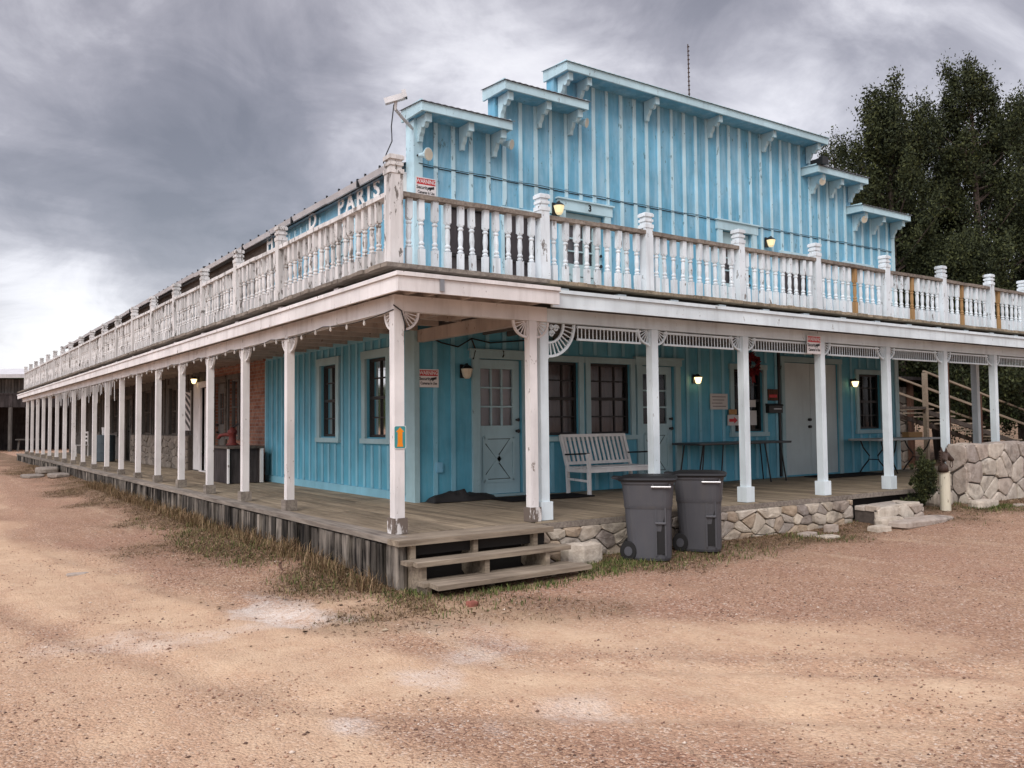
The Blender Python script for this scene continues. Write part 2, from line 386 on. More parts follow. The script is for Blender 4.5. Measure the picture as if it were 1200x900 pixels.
# cable sagging along the facade
pts = []
for i in range(61):
    x = 1.95 + 12.5 * i / 60; pts.append((x, DY - .036, 5.075 - .014 * math.sin(i * .55) ** 2 - .005 * math.sin(i * 1.7)))
MB().tube(pts, .0055, 5).build('facade_cable', M['black'], hotel)
# corner boards
w = MB(); w.box(DX - .05, DY - .05, 0, DX + .035, DY - .003, 2.55); w.box(DX - .05, DY - .003, 0, DX - .003, DY + .24, 2.55)
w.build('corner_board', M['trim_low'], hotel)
w = MB(); w.box(DX - .03, DY - .03, 2.86, DX + .12, DY - .003, 5.72); w.box(DX - .03, DY - .003, 2.86, DX - .003, DY + .22, 5.72)
w.build('corner_board', M['batten'], hotel)
w = MB(); w.box(14.46, DY - .03, 2.86, 14.58, DY - .003, 5.7); w.box(14.553, DY - .003, 0, 14.58, DY + .2, 5.7); w.box(14.43, DY - .03, 0, 14.58, DY - .003, 2.7)
w.build('corner_board', M['trim'], hotel)
# cornices with scroll brackets
def bracket_profile(k=1.0):
    # side profile in (d outward, z down from 0)
    pts = [(0, 0), (.30, 0), (.30, -.12), (.255, -.13)]
    for i in range(7):
        t = math.pi * i / 6; pts.append((.20 + .055 * math.cos(t) - .0, -.13 - .06 * math.sin(t) + .0))
    pts += [(.14, -.17), (.115, -.24), (.075, -.285), (.06, -.36), (0, -.36)]
    return [(a * k, b * k) for a, b in pts]
def cornice(x0, x1, zt, brs, wall_x0, wall_x1):
    m = MB(); y0 = DY - .42; y1 = DY + .24; f = .13
    m.box(x0, y0, zt - f, x1, y0 + .035, zt); m.box(x0, y0 + .036, zt - f, x0 + .035, y1, zt + .05); m.box(x1 - .035, y0 + .036, zt - f, x1, y1, zt + .05)
    o = m.build('cornice', M['trim'], hotel)
    m = MB(); m.box(x0 + .036, y0 + .036, zt - f + .012, x1 - .036, DY - .002, zt - f + .03); m.build('soffit', M['blue'], o)
    m = MB(); n = max(4, int((x1 - x0) / .055)); a = []; 
    for i in range(n + 1):
        x = x0 - .03 + (x1 - x0 + .06) * i / n; a.append((x, .010 * (i % 2)))
    for i in range(n):
        (xa, ha), (xb, hb) = a[i], a[i + 1]
        m.add([(xa, y0 - .03, zt + .004 + ha), (xb, y0 - .03, zt + .004 + hb), (xb, y1 + .02, zt + .055 + hb), (xa, y1 + .02, zt + .055 + ha)], [(0, 1, 2, 3)])
        m.add([(xa, y0 - .03, zt + .001), (xb, y0 - .03, zt + .001), (xb, y0 - .03, zt + .004 + hb), (xa, y0 - .03, zt + .004 + ha)], [(0, 1, 2, 3)])
    m.build('cornice_roof', M['trim' if x1 - x0 > 4 else 'roof'], o)
    for bx in brs:
        m = MB(); pr = bracket_profile()
        m.prism([(bx - .035, DY - .027 - d, zt - f + .01 + z) for d, z in pr], (.07, 0, 0))
        m.box(bx - .048, DY - .027 - .315, zt - f - .12, bx + .048, DY - .027 - .265, zt - f + .008)
        m.build('bracket', M['trim'], o)
    return o
cornice(1.8, 3.41, 5.87, [1.96, 2.7, 3.3], 1.9, 3.36)
cornice(3.28, 4.97, 6.51, [3.44, 4.2, 4.86], 3.36, 4.56)
cornice(4.52, 11.56, 7.10, [4.66, 5.05 + .02, 6.65, 8.32, 9.91, 11.36], 4.56, 11.42)
cornice(11.18, 12.98, 6.47, [11.5, 12.15, 12.84], 11.42, 12.92)
cornice(12.74, 14.62, 5.85, [13.0, 13.7, 14.46], 12.92, 14.55)
# side walls, lower
sh = [(4.0, .95, 4.76, 2.23), (5.95, .95, 6.68, 2.23)]
w = wall(SP, DY, 9.62, 0, 2.72, sh); u = 3.35
while u < 9.6:
    segs = [(.14, 2.55)]
    for a, b, c, d in sh:
        if a - .16 < u + .035 and u - .035 < c + .16: segs = [(.14, b - .13), (d + .15, 2.55)]
    for z0, z1 in segs: SB(w, u - .034, 0, z0, u + .034, .024, z1, 1)
    u += .295 + rnd.uniform(-.015, .015)
SB(w, DY + .25, 0, .0, 9.6, .035, .13, 1); SB(w, DY + .25, 0, 2.52, 9.6, .03, 2.62, 1)
SB(w, 9.53, 0, .13, 9.62, .04, 2.52, 1)
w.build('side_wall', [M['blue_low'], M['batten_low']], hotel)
bh = [(11.45, .95, 12.2, 2.25), (12.5, .03, 13.35, 2.2)]
w = wall(SP, 9.62, 13.9, 0, 2.72, bh); w.build('brick_wall', M['brick'], hotel)
gh = [(13.95, .03, 15.3, 2.3), (17.0, .93, 17.9, 2.26), (20.2, .93, 21.4, 2.3), (23.0, .03, 23.9, 2.1), (25.5, .93, 26.6, 2.2), (29, .93, 30, 2.2), (32.2, .03, 33.1, 2.1), (34.6, .93, 35.6, 2.2)]
w = wall(SP, 13.9, 37.2, 0, 2.72, gh)
for i in range(58):
    u = 15.5 + i * .37
    if any(a - .1 < u < c + .1 for a, b, c, d in gh): continue
    SB(w, u - .03, 0, .95, u + .03, .022, 2.6, 1)
w.build('old_wall', [M['greywall'], M['oldwood']], hotel)
# upper side wall
uh = [(5.5, 2.9, 6.35, 4.6), (10.6, 3.2, 11.5, 4.65), (14.9, 2.9, 15.9, 4.72), (19, 3.3, 19.9, 4.4), (23, 3.3, 23.9, 4.4), (27.4, 2.9, 28.2, 4.4), (31.5, 3.3, 32.4, 4.4)]
w = wall(SP, DY, 9.62, 2.72, 5.15, uh[:1]); u = 3.3
while u < 9.6:
    if not (5.4 < u < 6.45): SB(w, u - .03, 0, 2.86, u + .03, .024, 4.98, 1)
    u += .31
w.build('upper_side_wall', [M['blue'], M['batten']], hotel)
w = wall(SP, 9.62, 37.2, 2.72, 5.1, uh[1:]); w.build('upper_old_wall', M['oldwood'], hotel)
w = MB(); w.box(DX, 37.2, -.4, 14.55, 37.25, 5.0); w.box(14.5, DY + .2, -.4, 14.549, 37.2, 5.0); w.build('rear_wall', M['greywall'], hotel)
# roof, eave, gutter
def eave(y): return 5.075 - .0035 * (y - 3.2)
w = MB(); yb = 37.6
for y0, y1 in ((3.29, yb),):
    L0, L1 = eave(y0), eave(y1)
    a = [(1.74, y0, L0 + .03), (1.74, y1, L1 + .03), (8.2, y1, L1 + 1.7), (8.2, y0, L0 + 1.7), (15.0, y0, L0 + .03), (15.0, y1, L1 + .03)]
    w.add(a, [(0, 1, 2, 3), (3, 2, 5, 4)]); w.add([(p[0], p[1], p[2] - .07) for p in a], [(0, 1, 2, 3), (3, 2, 5, 4)])
    w.add([a[1], a[2], (8.2, y1, L1 + 1.63), (1.74, y1, L1 - .04)], [(0, 1, 2, 3)])
    w.add([a[2], a[5], (15.0, y1, L1 - .04), (8.2, y1, L1 + 1.63)], [(0, 1, 2, 3)])
roof = w.build('roof', M['roof'], hotel)
w = MB()
for i in range(12):
    y0 = 3.1 + (yb - 3.1) * i / 12; y1 = 3.1 + (yb - 3.1) * (i + 1) / 12 - .01; j = rnd.uniform(-.012, .012)
    w.add([(1.70, y0, eave(y0) - .012 + j), (1.70, y1, eave(y1) - .012 + j), (1.665, y1, eave(y1) + .07 + j), (1.665, y0, eave(y0) + .07 + j)], [(0, 1, 2, 3)])
    w.add([(1.665, y0, eave(y0) + .07 + j), (1.665, y1, eave(y1) + .07 + j), (1.74, y1, eave(y1) + .07 + j), (1.74, y0, eave(y0) + .07 + j)], [(0, 1, 2, 3)])
    w.add([(1.70, y0, eave(y0) - .012 + j), (1.70, y1, eave(y1) - .012 + j), (1.74, y1, eave(y1) - .012 + j), (1.74, y0, eave(y0) - .012 + j)], [(0, 1, 2, 3)])
w.build('gutter', M['gutter'], roof)
w = MB()
for i in range(7):
    y = 4.6 + i * 2.75 ** 1.08; 
    if y < yb: w.box(1.655, y - .02, eave(y) - .04, 1.70, y + .02, eave(y) + .09)
for i in range(30):
    y = 3.3 + i * .52; w.box(1.67, y - .012, eave(y) + .07, 1.70, y + .012, eave(y) + .115)
w.build('gutter_strap', M['black'], roof)
w = MB(); w.box(1.71, 3.28, 4.66, DX - .003, 3.29, 4.98); w.build('eave_soffit', M['white'], roof)

# windows and doors
def window(P, B, u0, z0, u1, z1, cols, rows, trim, name='window', curtain='blind', tw=.1, sill=True, sash='sash', d=0.0, trimmat=None, bars=True):
    t = MB(); tm = trimmat or M[trim]
    B(t, u0 - tw, 0, z0 - .02, u0, .04, z1); B(t, u1, 0, z0 - .02, u1 + tw, .04, z1); B(t, u0 - tw - .02, 0, z1, u1 + tw + .02, .045, z1 + tw)
    if sill: B(t, u0 - tw - .03, 0, z0 - .1, u1 + tw + .03, .06, z0 - .02)
    o = t.build(name, tm, hotel)
    s = MB(); f = .045
    B(s, u0, -.10, z0, u0 + f, -.05, z1); B(s, u1 - f, -.10, z0, u1, -.05, z1); B(s, u0 + f, -.10, z0, u1 - f, -.05, z0 + f); B(s, u0 + f, -.10, z1 - f, u1 - f, -.05, z1)
    zm = (z0 + z1) / 2; B(s, u0 + f, -.098, zm - .025, u1 - f, -.048, zm + .025)
    if bars:
        for i in range(1, cols):
            u = u0 + (u1 - u0) * i / cols; B(s, u - .012, -.095, z0 + f, u + .012, -.06, z1 - f)
        for j in range(1, rows):
            z = z0 + (z1 - z0) * j / rows
            if abs(z - zm) > .05: B(s, u0 + f, -.094, z - .012, u1 - f, -.061, z + .012)
    s.build('sash', M[sash], o)
    g = MB(); g.add([P(u0 + .01, -.085, z0 + .01), P(u1 - .01, -.085, z0 + .01), P(u1 - .01, -.085, z1 - .01), P(u0 + .01, -.085, z1 - .01)], [(0, 1, 2, 3)]); g.build('pane', M['glass'], o)
    c = MB(); k = 24; ph = random.random() * 6
    for i in range(k):
        a = u0 - .05 + (u1 - u0 + .1) * i / k; b = u0 - .05 + (u1 - u0 + .1) * (i + 1) / k
        da = -.17 + .014 * math.sin(a * 40 + ph); db = -.17 + .014 * math.sin(b * 40 + ph)
        c.add([P(a, da, z0 - .05), P(b, db, z0 - .05), P(b, db, z1 + .05), P(a, da, z1 + .05)], [(0, 1, 2, 3)])
    c.build('curtain' if curtain != 'room' else 'dark_interior', M[curtain], o); return o
for u0, z0, u1, z1 in [low_holes[1], low_holes[2]]: window(FP, FB, u0, z0, u1, z1, 3, 4, 'trim_low')
window(FP, FB, *low_holes[4], 3, 4, 'trim_low', curtain='room'); window(FP, FB, *low_holes[6], 3, 4, 'trim_low', curtain='room')
for h in sh: window(SP, SB, *h, 2, 4, 'trim_low', tw=.13)
window(FP, FB, *up_holes[0], 1, 2, 'batten', tw=.05, sill=False); window(FP, FB, *up_holes[1], 1, 2, 'batten', tw=.05, sill=False)
window(FP, FB, *up_holes[4], 1, 2, 'trim'); window(FP, FB, *up_holes[5], 2, 2, 'trim', curtain='room')
window(SP, SB, *bh[0], 2, 2, 'greywall', curtain='room', sash='greywall')
for h in gh:
    if h[1] > .5: window(SP, SB, *h, 2, 2, 'greywall', curtain='room', sash='oldwood')
for h in uh[1:]: window(SP, SB, *h, 2, 2, 'white' if h[0] == 14.9 else 'oldwood', curtain='blind_white' if h[0] == 14.9 else 'room', sill=False)
def door(P, B, u0, z0, u1, z1, gl, leaf, trim, handle_side=1, x_brace=True, head=None, curtain='blind_white', label=None, sub_hook=False, cols=3, rows=3):
    t = MB(); tw = .13
    B(t, u0 - tw, 0, z0 - .04, u0, .045, z1); B(t, u1, 0, z0 - .04, u1 + tw, .045, z1); B(t, u0 - tw - .03, 0, z1, u1 + tw + .03, .055, z1 + (head or .12))
    B(t, u0 - tw - .06, 0, z1 + (head or .12), u1 + tw + .06, .085, z1 + (head or .12) + .025)
    B(t, u0, -.12, z0 - .04, u1, .05, z0 - .003)
    o = t.build('door', M[trim], hotel, label)
    a0, b0, a1, b1 = gl; L = MB(); d0, d1 = -.11, -.06
    B(L, u0 + .01, d0, z0, a0, d1, z1 - .01); B(L, a1, d0, z0, u1 - .01, d1, z1 - .01); B(L, a0, d0, z0, a1, d1, b0); B(L, a0, d0, b1, a1, d1, z1 - .01)
    for i in range(1, cols): u = a0 + (a1 - a0) * i / cols; B(L, u - .013, d0 + .01, b0, u + .013, d1 - .002, b1)
    for j in range(1, rows): z = b0 + (b1 - b0) * j / rows; B(L, a0, d0 + .012, z - .013, a1, d1 - .004, z + .013)
    if x_brace:
        p0, p1, q0, q1 = u0 + .13, u1 - .13, z0 + .2, b0 - .18
        for A, Bq in (((p0, q0), (p1, q1)), ((p0, q1), (p1, q0))):
            L.bar(P(A[0], d1 + .006, A[1]), P(Bq[0], d1 + .006, Bq[1]), .07, .012, up=P(0, 1, 0) if 0 else ((0, -1, 0) if P is FP else (-1, 0, 0)))
        for A, Bq in (((p0, q0), (p1, q0)), ((p0, q1), (p1, q1)), ((p0, q0), (p0, q1)), ((p1, q0), (p1, q1))):
            L.bar(P(A[0], d1 + .008, A[1]), P(Bq[0], d1 + .008, Bq[1]), .05, .016, up=((0, -1, 0) if P is FP else (-1, 0, 0)))
    L.build('door_leaf', M[leaf], o)
    if x_brace:
        gq = MB()
        for A, Bq in (((p0 + .05, q0 + .03), (p1 - .05, q0 + .03)), ((p0 + .05, q1 - .03), (p1 - .05, q1 - .03))):
            gq.bar(P(A[0], d1 + .002, A[1]), P(Bq[0], d1 + .002, Bq[1]), .012, .004, up=((0, -1, 0) if P is FP else (-1, 0, 0)))
        for sgn in (1, -1):
            cxm, czm = (p0 + p1) / 2, (q0 + q1) / 2
            gq.bar(P(cxm - .02, d1 + .003, czm + .045 * sgn), P(p1 - .06, d1 + .003, czm + sgn * ((q1 - q0) / 2 - .02)), .012, .004, up=((0, -1, 0) if P is FP else (-1, 0, 0)))
            gq.bar(P(cxm - .03, d1 + .003, czm), P(p0 + .03, d1 + .003, czm + sgn * ((q1 - q0) / 2 - .1)), .012, .004, up=((0, -1, 0) if P is FP else (-1, 0, 0)))
        gq.build('groove', M['black'], o)
    g = MB(); g.add([P(a0, -.09, b0), P(a1, -.09, b0), P(a1, -.09, b1), P(a0, -.09, b1)], [(0, 1, 2, 3)]); g.build('pane', M['glass'], o)
    c = MB(); c.add([P(u0 - .02, -.14, z0), P(u1 + .02, -.14, z0), P(u1 + .02, -.14, z1 + .02), P(u0 - .02, -.14, z1 + .02)], [(0, 1, 2, 3)]); c.build('curtain', M[curtain], o)  # with the room colour this is a dark sheet for the unlit interior
    hx = (u1 - .07) if handle_side > 0 else (u0 + .07)
    for zz, r in ((z0 + .98, .034), (z0 + 1.16, .03)):
        h = MB(); a = Vector(P(hx, d1, zz)); b = Vector(P(hx, d1 + .06, zz)); h.tube([a, a.lerp(b, .5), b], [r * .6, r * .6, r], 8); h.build('door_knob', M['black'], o)
    return o
d1o = door(FP, FB, *low_holes[0], (3.02 + .06, 1.12, 3.69, 2.02), 'door', 'trim_low', label='pale blue door with nine panes and a crossed lower panel')
m = MB(); m.tube([FP(3.42, .05, 2.31), FP(3.42, .1, 2.29), FP(3.42, .1, 2.23), FP(3.42, .07, 2.2)], .012, 6); m.build('hook', M['black'], d1o)
d2o = door(FP, FB, *low_holes[3], (6.55, 1.12, 7.14, 2.02), 'door', 'trim_low', curtain='room', label='pale blue door with dark panes beside the bench')
door(FP, FB, *up_holes[2], (4.85, 3.86, 5.42, 4.52), 'door', 'trim', head=.17, label='upstairs door under the number 3')
door(FP, FB, *up_holes[3], (8.76, 3.86, 9.4, 4.62), 'door', 'trim', head=.17, curtain='blind')
door(SP, SB, *bh[1], (12.66, 1.2, 13.2, 1.95), 'greywall', 'oldwood', x_brace=False, curtain='room', cols=2, rows=2)
door(SP, SB, gh[0][0], gh[0][1], 14.55, 2.15, (14.08, .95, 14.42, 2.0), 'white', 'white', x_brace=False, curtain='room', cols=1, rows=1, handle_side=-1, label='white screen door with a tall dark pane')
m = MB(); SB(m, 14.7, -.05, .03, 15.3, .02, 2.28); m.build('door_surround', M['white'], hotel)
for h in (gh[3], gh[6]): door(SP, SB, *h, (h[0] + .15, 1.1, h[2] - .15, 1.9), 'greywall', 'oldwood', x_brace=False, curtain='room', cols=2, rows=2)
door(SP, SB, *uh[0], (5.65, 3.7, 6.2, 4.4), 'door', 'trim', x_brace=False, curtain='blind'); 
m = MB(); SB(m, 27.4, -.06, 2.9, 28.2, -.02, 4.4); m.build('door_surround', M['oldwood'], hotel)
# double steel door
m = MB(); FB(m, 10.32, 0, .0, 10.42, .045, 2.36); FB(m, 12.26, 0, 0, 12.36, .045, 2.36); FB(m, 10.3, 0, 2.36, 12.38, .05, 2.47)
dd = m.build('double_door', M['trim_low'], hotel, 'plain pale grey double door without panes')
for a, b in ((10.43, 11.335), (11.345, 12.25)):
    m = MB(); FB(m, a, -.08, .03, b, -.03, 2.35); m.build('door_leaf', M['door_white'], dd)
m = MB(); 
for z in (1.02, 1.17): m.tube([FP(11.27, -.03, z), FP(11.27, .03, z)], .03, 8)
m.build('door_knob', M['black'], dd)
m = MB(); FB(m, 10.31 - .075, 0, .02, 10.31 - .015, .03, 2.66); m.build('downpipe', M['black'], hotel)
# number 3 over the upstairs door
FONT = None
def text_mesh(txt, size, P, mat, parent, name='lettering', ext=.004, align='CENTER', bold=0.0, xs=1.0):
    """P maps local (x, y, depth) -> world; text lies in x-y, origin as aligned"""
    cu = bpy.data.curves.new('text', 'FONT'); cu.body = txt; cu.size = size; cu.align_x = align; cu.align_y = 'CENTER'; cu.extrude = ext; cu.offset = bold; cu.resolution_u = 3
    ob = bpy.data.objects.new('text', cu); COL.objects.link(ob)
    dg = bpy.context.evaluated_depsgraph_get(); me = bpy.data.meshes.new_from_object(ob.evaluated_get(dg))
    vs = [P(v.co.x * xs, v.co.y, v.co.z) for v in me.vertices]; fs = [tuple(p.vertices) for p in me.polygons]
    bpy.data.objects.remove(ob); bpy.data.curves.remove(cu); bpy.data.meshes.remove(me)
    m = MB(); m.add(vs, fs); return m.build(name, mat, parent)
text_mesh('3', .15, lambda x, y, z: (5.27 + x, DY - .06 - z, 4.825 + y), M['ink'], hotel, 'door_number', bold=.004)
# small outlet and conduit by door
m = MB(); FB(m, 2.22, 0, .43, 2.33, .05, .58); m.build('outlet_box', M['blue'], hotel)
m = MB(); SB(m, 3.32, .0, .12, 3.52, .09, .78); m.build('meter_box', M['trim_low'], hotel)
m = MB(); m.tube([(2.0, DY - .05, 2.5), (2.3, DY - .07, 2.38), (2.6, DY - .06, 2.33), (2.85, DY - .06, 2.47), (3.2, DY - .05, 2.42), (4.2, DY - .05, 2.52), (5.5, DY - .05, 2.6)], .012, 6)
m.tube([(2.85, DY - .05, 2.47), (2.92, DY - .06, 2.3), (2.88, DY - .05, 2.15)], .012, 6); m.build('loose_cable', M['black'], hotel)

# ================================================================== STONES
def voronoi_stones(u0, u1, z0, z1, size, aspect=1.4, gap=.012, seed=1):
    rg = random.Random(seed); nu = max(1, int((u1 - u0) / (size * aspect))); nz = max(1, int((z1 - z0) / size)); pts = []
    for j in range(nz):
        for i in range(nu + 1):
            pts.append(((i + .5 * (j % 2) + rg.uniform(-.36, .36)) * (u1 - u0) / nu + u0, z0 + (j + .5 + rg.uniform(-.34, .34)) * (z1 - z0) / nz))
    # a few missing sites make bigger stones
    pts = [p for p in pts if rg.random() > .24]
    out = []
    for k, (pu, pz) in enumerate(pts):
        poly = [(u0, z0), (u1, z0), (u1, z1), (u0, z1)]
        for q, (ou, oz) in enumerate(pts):
            if q == k or abs(ou - pu) > size * aspect * 3.2 or abs(oz - pz) > size * 3.2: continue
            nx, nz_ = (ou - pu) / aspect ** 2, oz - pz; mx, mz = (ou + pu) / 2, (oz + pz) / 2
            l = math.hypot(nx, nz_); nx /= l; nz_ /= l; c = nx * mx + nz_ * mz - gap / 2
            new = []
            for i in range(len(poly)):
                a, b = poly[i], poly[(i + 1) % len(poly)]; da = nx * a[0] + nz_ * a[1] - c; db = nx * b[0] + nz_ * b[1] - c
                if da <= 0: new.append(a)
                if da * db < 0: t = da / (da - db); new.append((a[0] + (b[0] - a[0]) * t, a[1] + (b[1] - a[1]) * t))
            poly = new
            if len(poly) < 3: break
        if len(poly) >= 3:
            for _ in range(1):
                p2 = []
                for i in range(len(poly)):
                    a, b = poly[i], poly[(i + 1) % len(poly)]; t = .12 + rg.uniform(-.05, .05)
                    p2 += [(a[0] + (b[0] - a[0]) * t, a[1] + (b[1] - a[1]) * t), (a[0] + (b[0] - a[0]) * (1 - t), a[1] + (b[1] - a[1]) * (1 - t))]
                poly = p2
            out.append(poly)
    return out
def stone_face(mb, P, u0, u1, z0, z1, size, aspect=1.4, gap=.014, bulge=.035, seed=1, mi=0, top=None):
    rg = random.Random(seed + 100)
    for poly in voronoi_stones(u0, u1, z0, z1, size, aspect, gap, seed):
        cu = sum(p[0] for p in poly) / len(poly); cz = sum(p[1] for p in poly) / len(poly); b = bulge * rg.uniform(.5, 1.3); tl = rg.uniform(-.04, .04); tm = rg.uniform(-.04, .04); n = len(poly)
        f = lambda p, k, d: P(cu + (p[0] - cu) * k, d + (tl * (p[0] - cu) + tm * (p[1] - cz)), cz + (p[1] - cz) * k)
        vs = [f(p, 1, -.05) for p in poly] + [f(p, 1, b * .25) for p in poly] + [f(p, .955, b * .85) for p in poly] + [f(p, .62, b * (1 + rg.uniform(-.10, .12))) for p in poly] + [P(cu, b * rg.uniform(.95, 1.05), cz)]
        fs = []
        for r in range(3):
            for i in range(n): fs.append((r * n + i, r * n + (i + 1) % n, (r + 1) * n + (i + 1) % n, (r + 1) * n + i))
        for i in range(n): fs.append((3 * n + i, 3 * n + (i + 1) % n, 4 * n))
        mb.add(vs, fs, mi)
    return mb
# stone foot of the old side wall
m = MB(); stone_face(m, lambda u, d, z: SP(u, d + .12, z), 15.45, 22.6, 0, .9, .16, 1.8, seed=5); SB(m, 15.42, .0, 0, 22.62, .11, .93, 1)
m.build('stone_base', [M['cottage'], M['mortar']], hotel)

# ================================================================== PORCH
porch = thing('covered_porch', 'wrap around timber porch with white posts and a balcony deck above', 'porch', (0, 0, 0))
m = MB(); rg = random.Random(11)
x = -.04
while x < 14.9:
    wd = .138; y = -.3 if x < 1.72 else -.16
    ends = [y + .24 if x < 1.72 else y]
    yy = ends[0]; lim = 37.3 if x < 1.86 else 3.07
    while yy < lim:
        L = min(lim, yy + rg.uniform(2.4, 4.6)); zt = rg.uniform(-.004, .003)
        m.box(x, yy, -.045 + zt, x + wd - .006, L - .004, zt); yy = L
    x += wd
m.box(14.9, -.16, -.045, 18.4, 3.3, -.002)
m.build('deck', M['deck'], porch)
m = MB(); yy = -.32
while yy < 37.3:
    L = min(37.3, yy + rg.uniform(2.2, 3.6)); zt = rg.uniform(-.003, .003); m.box(-.27, yy, -.05 + zt, -.046, L - .005, .004 + zt); yy = L
m.build('deck_edge_board', M['edge'], porch)
m = MB(); m.box(-.28, -.57, -.052, 1.64, -.325, .004); m.box(-.045, -.322, -.05, 1.68, -.065, .0); m.build('nosing_board', M['step'], porch)
m = MB(); m.box(1.72, -.2, -.075, 18.4, -.163, -.01); m.build('deck_rim_board', M['edge'], porch)
m = MB(); m.box(-.17, -.28, -.7, 1.72, -.25, -.06); m.box(-.17, -.25, -.7, -.14, 37.3, -.06); m.box(1.72, -.06, -.6, 18.3, -.02, -.08); m.build('deck_shade_backing', M['dark'], porch)  # near-black sheets paint the shade behind skirt gaps and under the steps
# upright slab skirt
m = MB(); y = -.44; rg = random.Random(21)
while y < 37.2:
    wd = rg.choice((.07, .1, .13, .16, .2)) * rg.uniform(.85, 1.15); d = rg.uniform(0, .05); b = -.85; zt = -.056 - rg.uniform(0, .02); n = 4
    front = [(-.205 - d - .02 * math.sin(math.pi * (i / n)) - rg.uniform(0, .01), y + wd * i / n) for i in range(n + 1)]
    bot = rg.uniform(-.03, .03)
    vs = [(a + rg.uniform(-.012, .012) + .02, c, b) for a, c in front] + [(a + .01 * rg.uniform(-1, 1), c, (b + zt) * .5 + .1) for a, c in front] + [(a, c, zt) for a, c in front]
    vs += [(-.175, y, b), (-.175, y + wd, b), (-.175, y, zt), (-.175, y + wd, zt)]
    k = n + 1; fs = []
    for r in range(2):
        for i in range(n): fs.append((r * k + i, r * k + i + 1, (r + 1) * k + i + 1, (r + 1) * k + i))
    e = 3 * k; fs += [(e, 0, k, 2 * k, e + 2), (e + 1, e + 3, 3 * k - 1, 2 * k - 1, k - 1), tuple(range(2 * k, 3 * k)) + (e + 3, e + 2)]
    m.add(vs, fs); y += wd + rg.uniform(.0, .022)
m.tube([(-.19, -.41, -.9), (-.18, -.41, -.3), (-.19, -.405, -.055)], [.075, .072, .07], 10)
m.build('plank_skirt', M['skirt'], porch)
# beams
m = MB(); m.box(-.055, -.055, 2.362, .045, 37.2, 2.535); m.build('beam', M['white'], porch)
m = MB(); m.box(.048, -.05, 2.364, 1.98, .045, 2.533); m.build('beam', M['white'], porch)
m = MB(); m.box(1.983, -.05, 2.364, 18.2, .045, 2.523); m.build('beam', M['cool'], porch)
m = MB(); m.box(1.9, .05, 2.37, 2.0, 3.02, 2.55); m.build('cross_beam', M['ceil'], porch)
# fascias
m = MB(); m.box(-.24, -.5, 2.505, -.205, 37.4, 2.655); m.box(-.204, -.5, 2.505, 1.82, -.465, 2.655)
m.build('fascia', M['white'], porch)
m = MB(); m.box(-.265, -.525, 2.658, -.06, 37.4, 2.70); m.box(-.058, -.525, 2.658, 1.82, -.09, 2.70); m.build('fascia_cap', M['white'], porch)
m = MB(); m.box(1.825, -.36, 2.495, 18.4, -.325, 2.655); m.build('fascia', M['cool'], porch)
m = MB(); m.box(1.825, -.385, 2.658, 18.4, -.09, 2.70); m.build('fascia_cap', M['cool'], porch)
# joists and ceiling
m = MB()
for i in range(60): m.box(-.203, .5 + i * .62, 2.54, 1.88, .55 + i * .62, 2.655)
m.build('rafters', M['ceil'], porch)
m = MB()
for i in range(5): m.box(-.15 + i * .46 if i else .06, -.463, 2.54, (-.15 + i * .46 if i else .06) + .05, 1.85, 2.655)
m.build('rafters', M['ceil'], porch)
m = MB()
for i in range(5, 40): m.box(-.15 + i * .46 if i else .06, (-.463 if i * .46 < 1.9 else -.323), 2.54, (-.15 + i * .46 if i else .06) + .05, 3.05, 2.655)
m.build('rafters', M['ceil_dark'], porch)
m = MB(); y = 0.6
for i in range(14): m.box(-.2 + i * .149, .1, 2.665, -.2 + i * .149 + .146, 37.3, 2.68)
m.box(-.2, -.45, 2.665, 1.88, .09, 2.68)
m.build('ceiling', M['ceil'], porch)
m = MB()
for i in range(21): m.box(1.9, -.08 + i * .149, 2.665, 18.3, -.08 + i * .149 + .146, 2.68)
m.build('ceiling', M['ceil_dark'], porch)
m = MB(); m.box(-.06, -.06, 2.70, 1.88, 37.4, 2.79); m.box(1.88, -.06, 2.70, 18.4, 3.07, 2.79); m.build('recess_shade_fill', M['dark'], porch)  # solid slab coloured near-black for the shade of the recess below the deck
m = MB(); rg = random.Random(5); y = -.24
while y < 37.4:
    m.box(-.22 - rg.uniform(0, .03), y, 2.795, 1.88, y + .135, 2.838 + rg.uniform(-.006, .004)); y += .142
m.build('balcony_deck', M['edge'], porch)
m = MB(); x = 1.89
while x < 18.4:
    m.box(x, -.22 - rg.uniform(0, .03), 2.795, x + .135, 3.07, 2.838 + rg.uniform(-.006, .004)); x += .142
m.build('balcony_deck', M['deck'], porch)
m = MB()
for i in range(18): m.box(2.1 + i * .93, -.15, 2.705, 2.24 + i * .93, -.063, 2.765)
m.build('joist_ends', M['cool'], porch)
m = MB()
for i in range(20): m.box(-.15, 1.2 + i * 1.9, 2.705, -.063, 1.32 + i * 1.9, 2.765)
m.build('joist_ends', M['white'], porch)
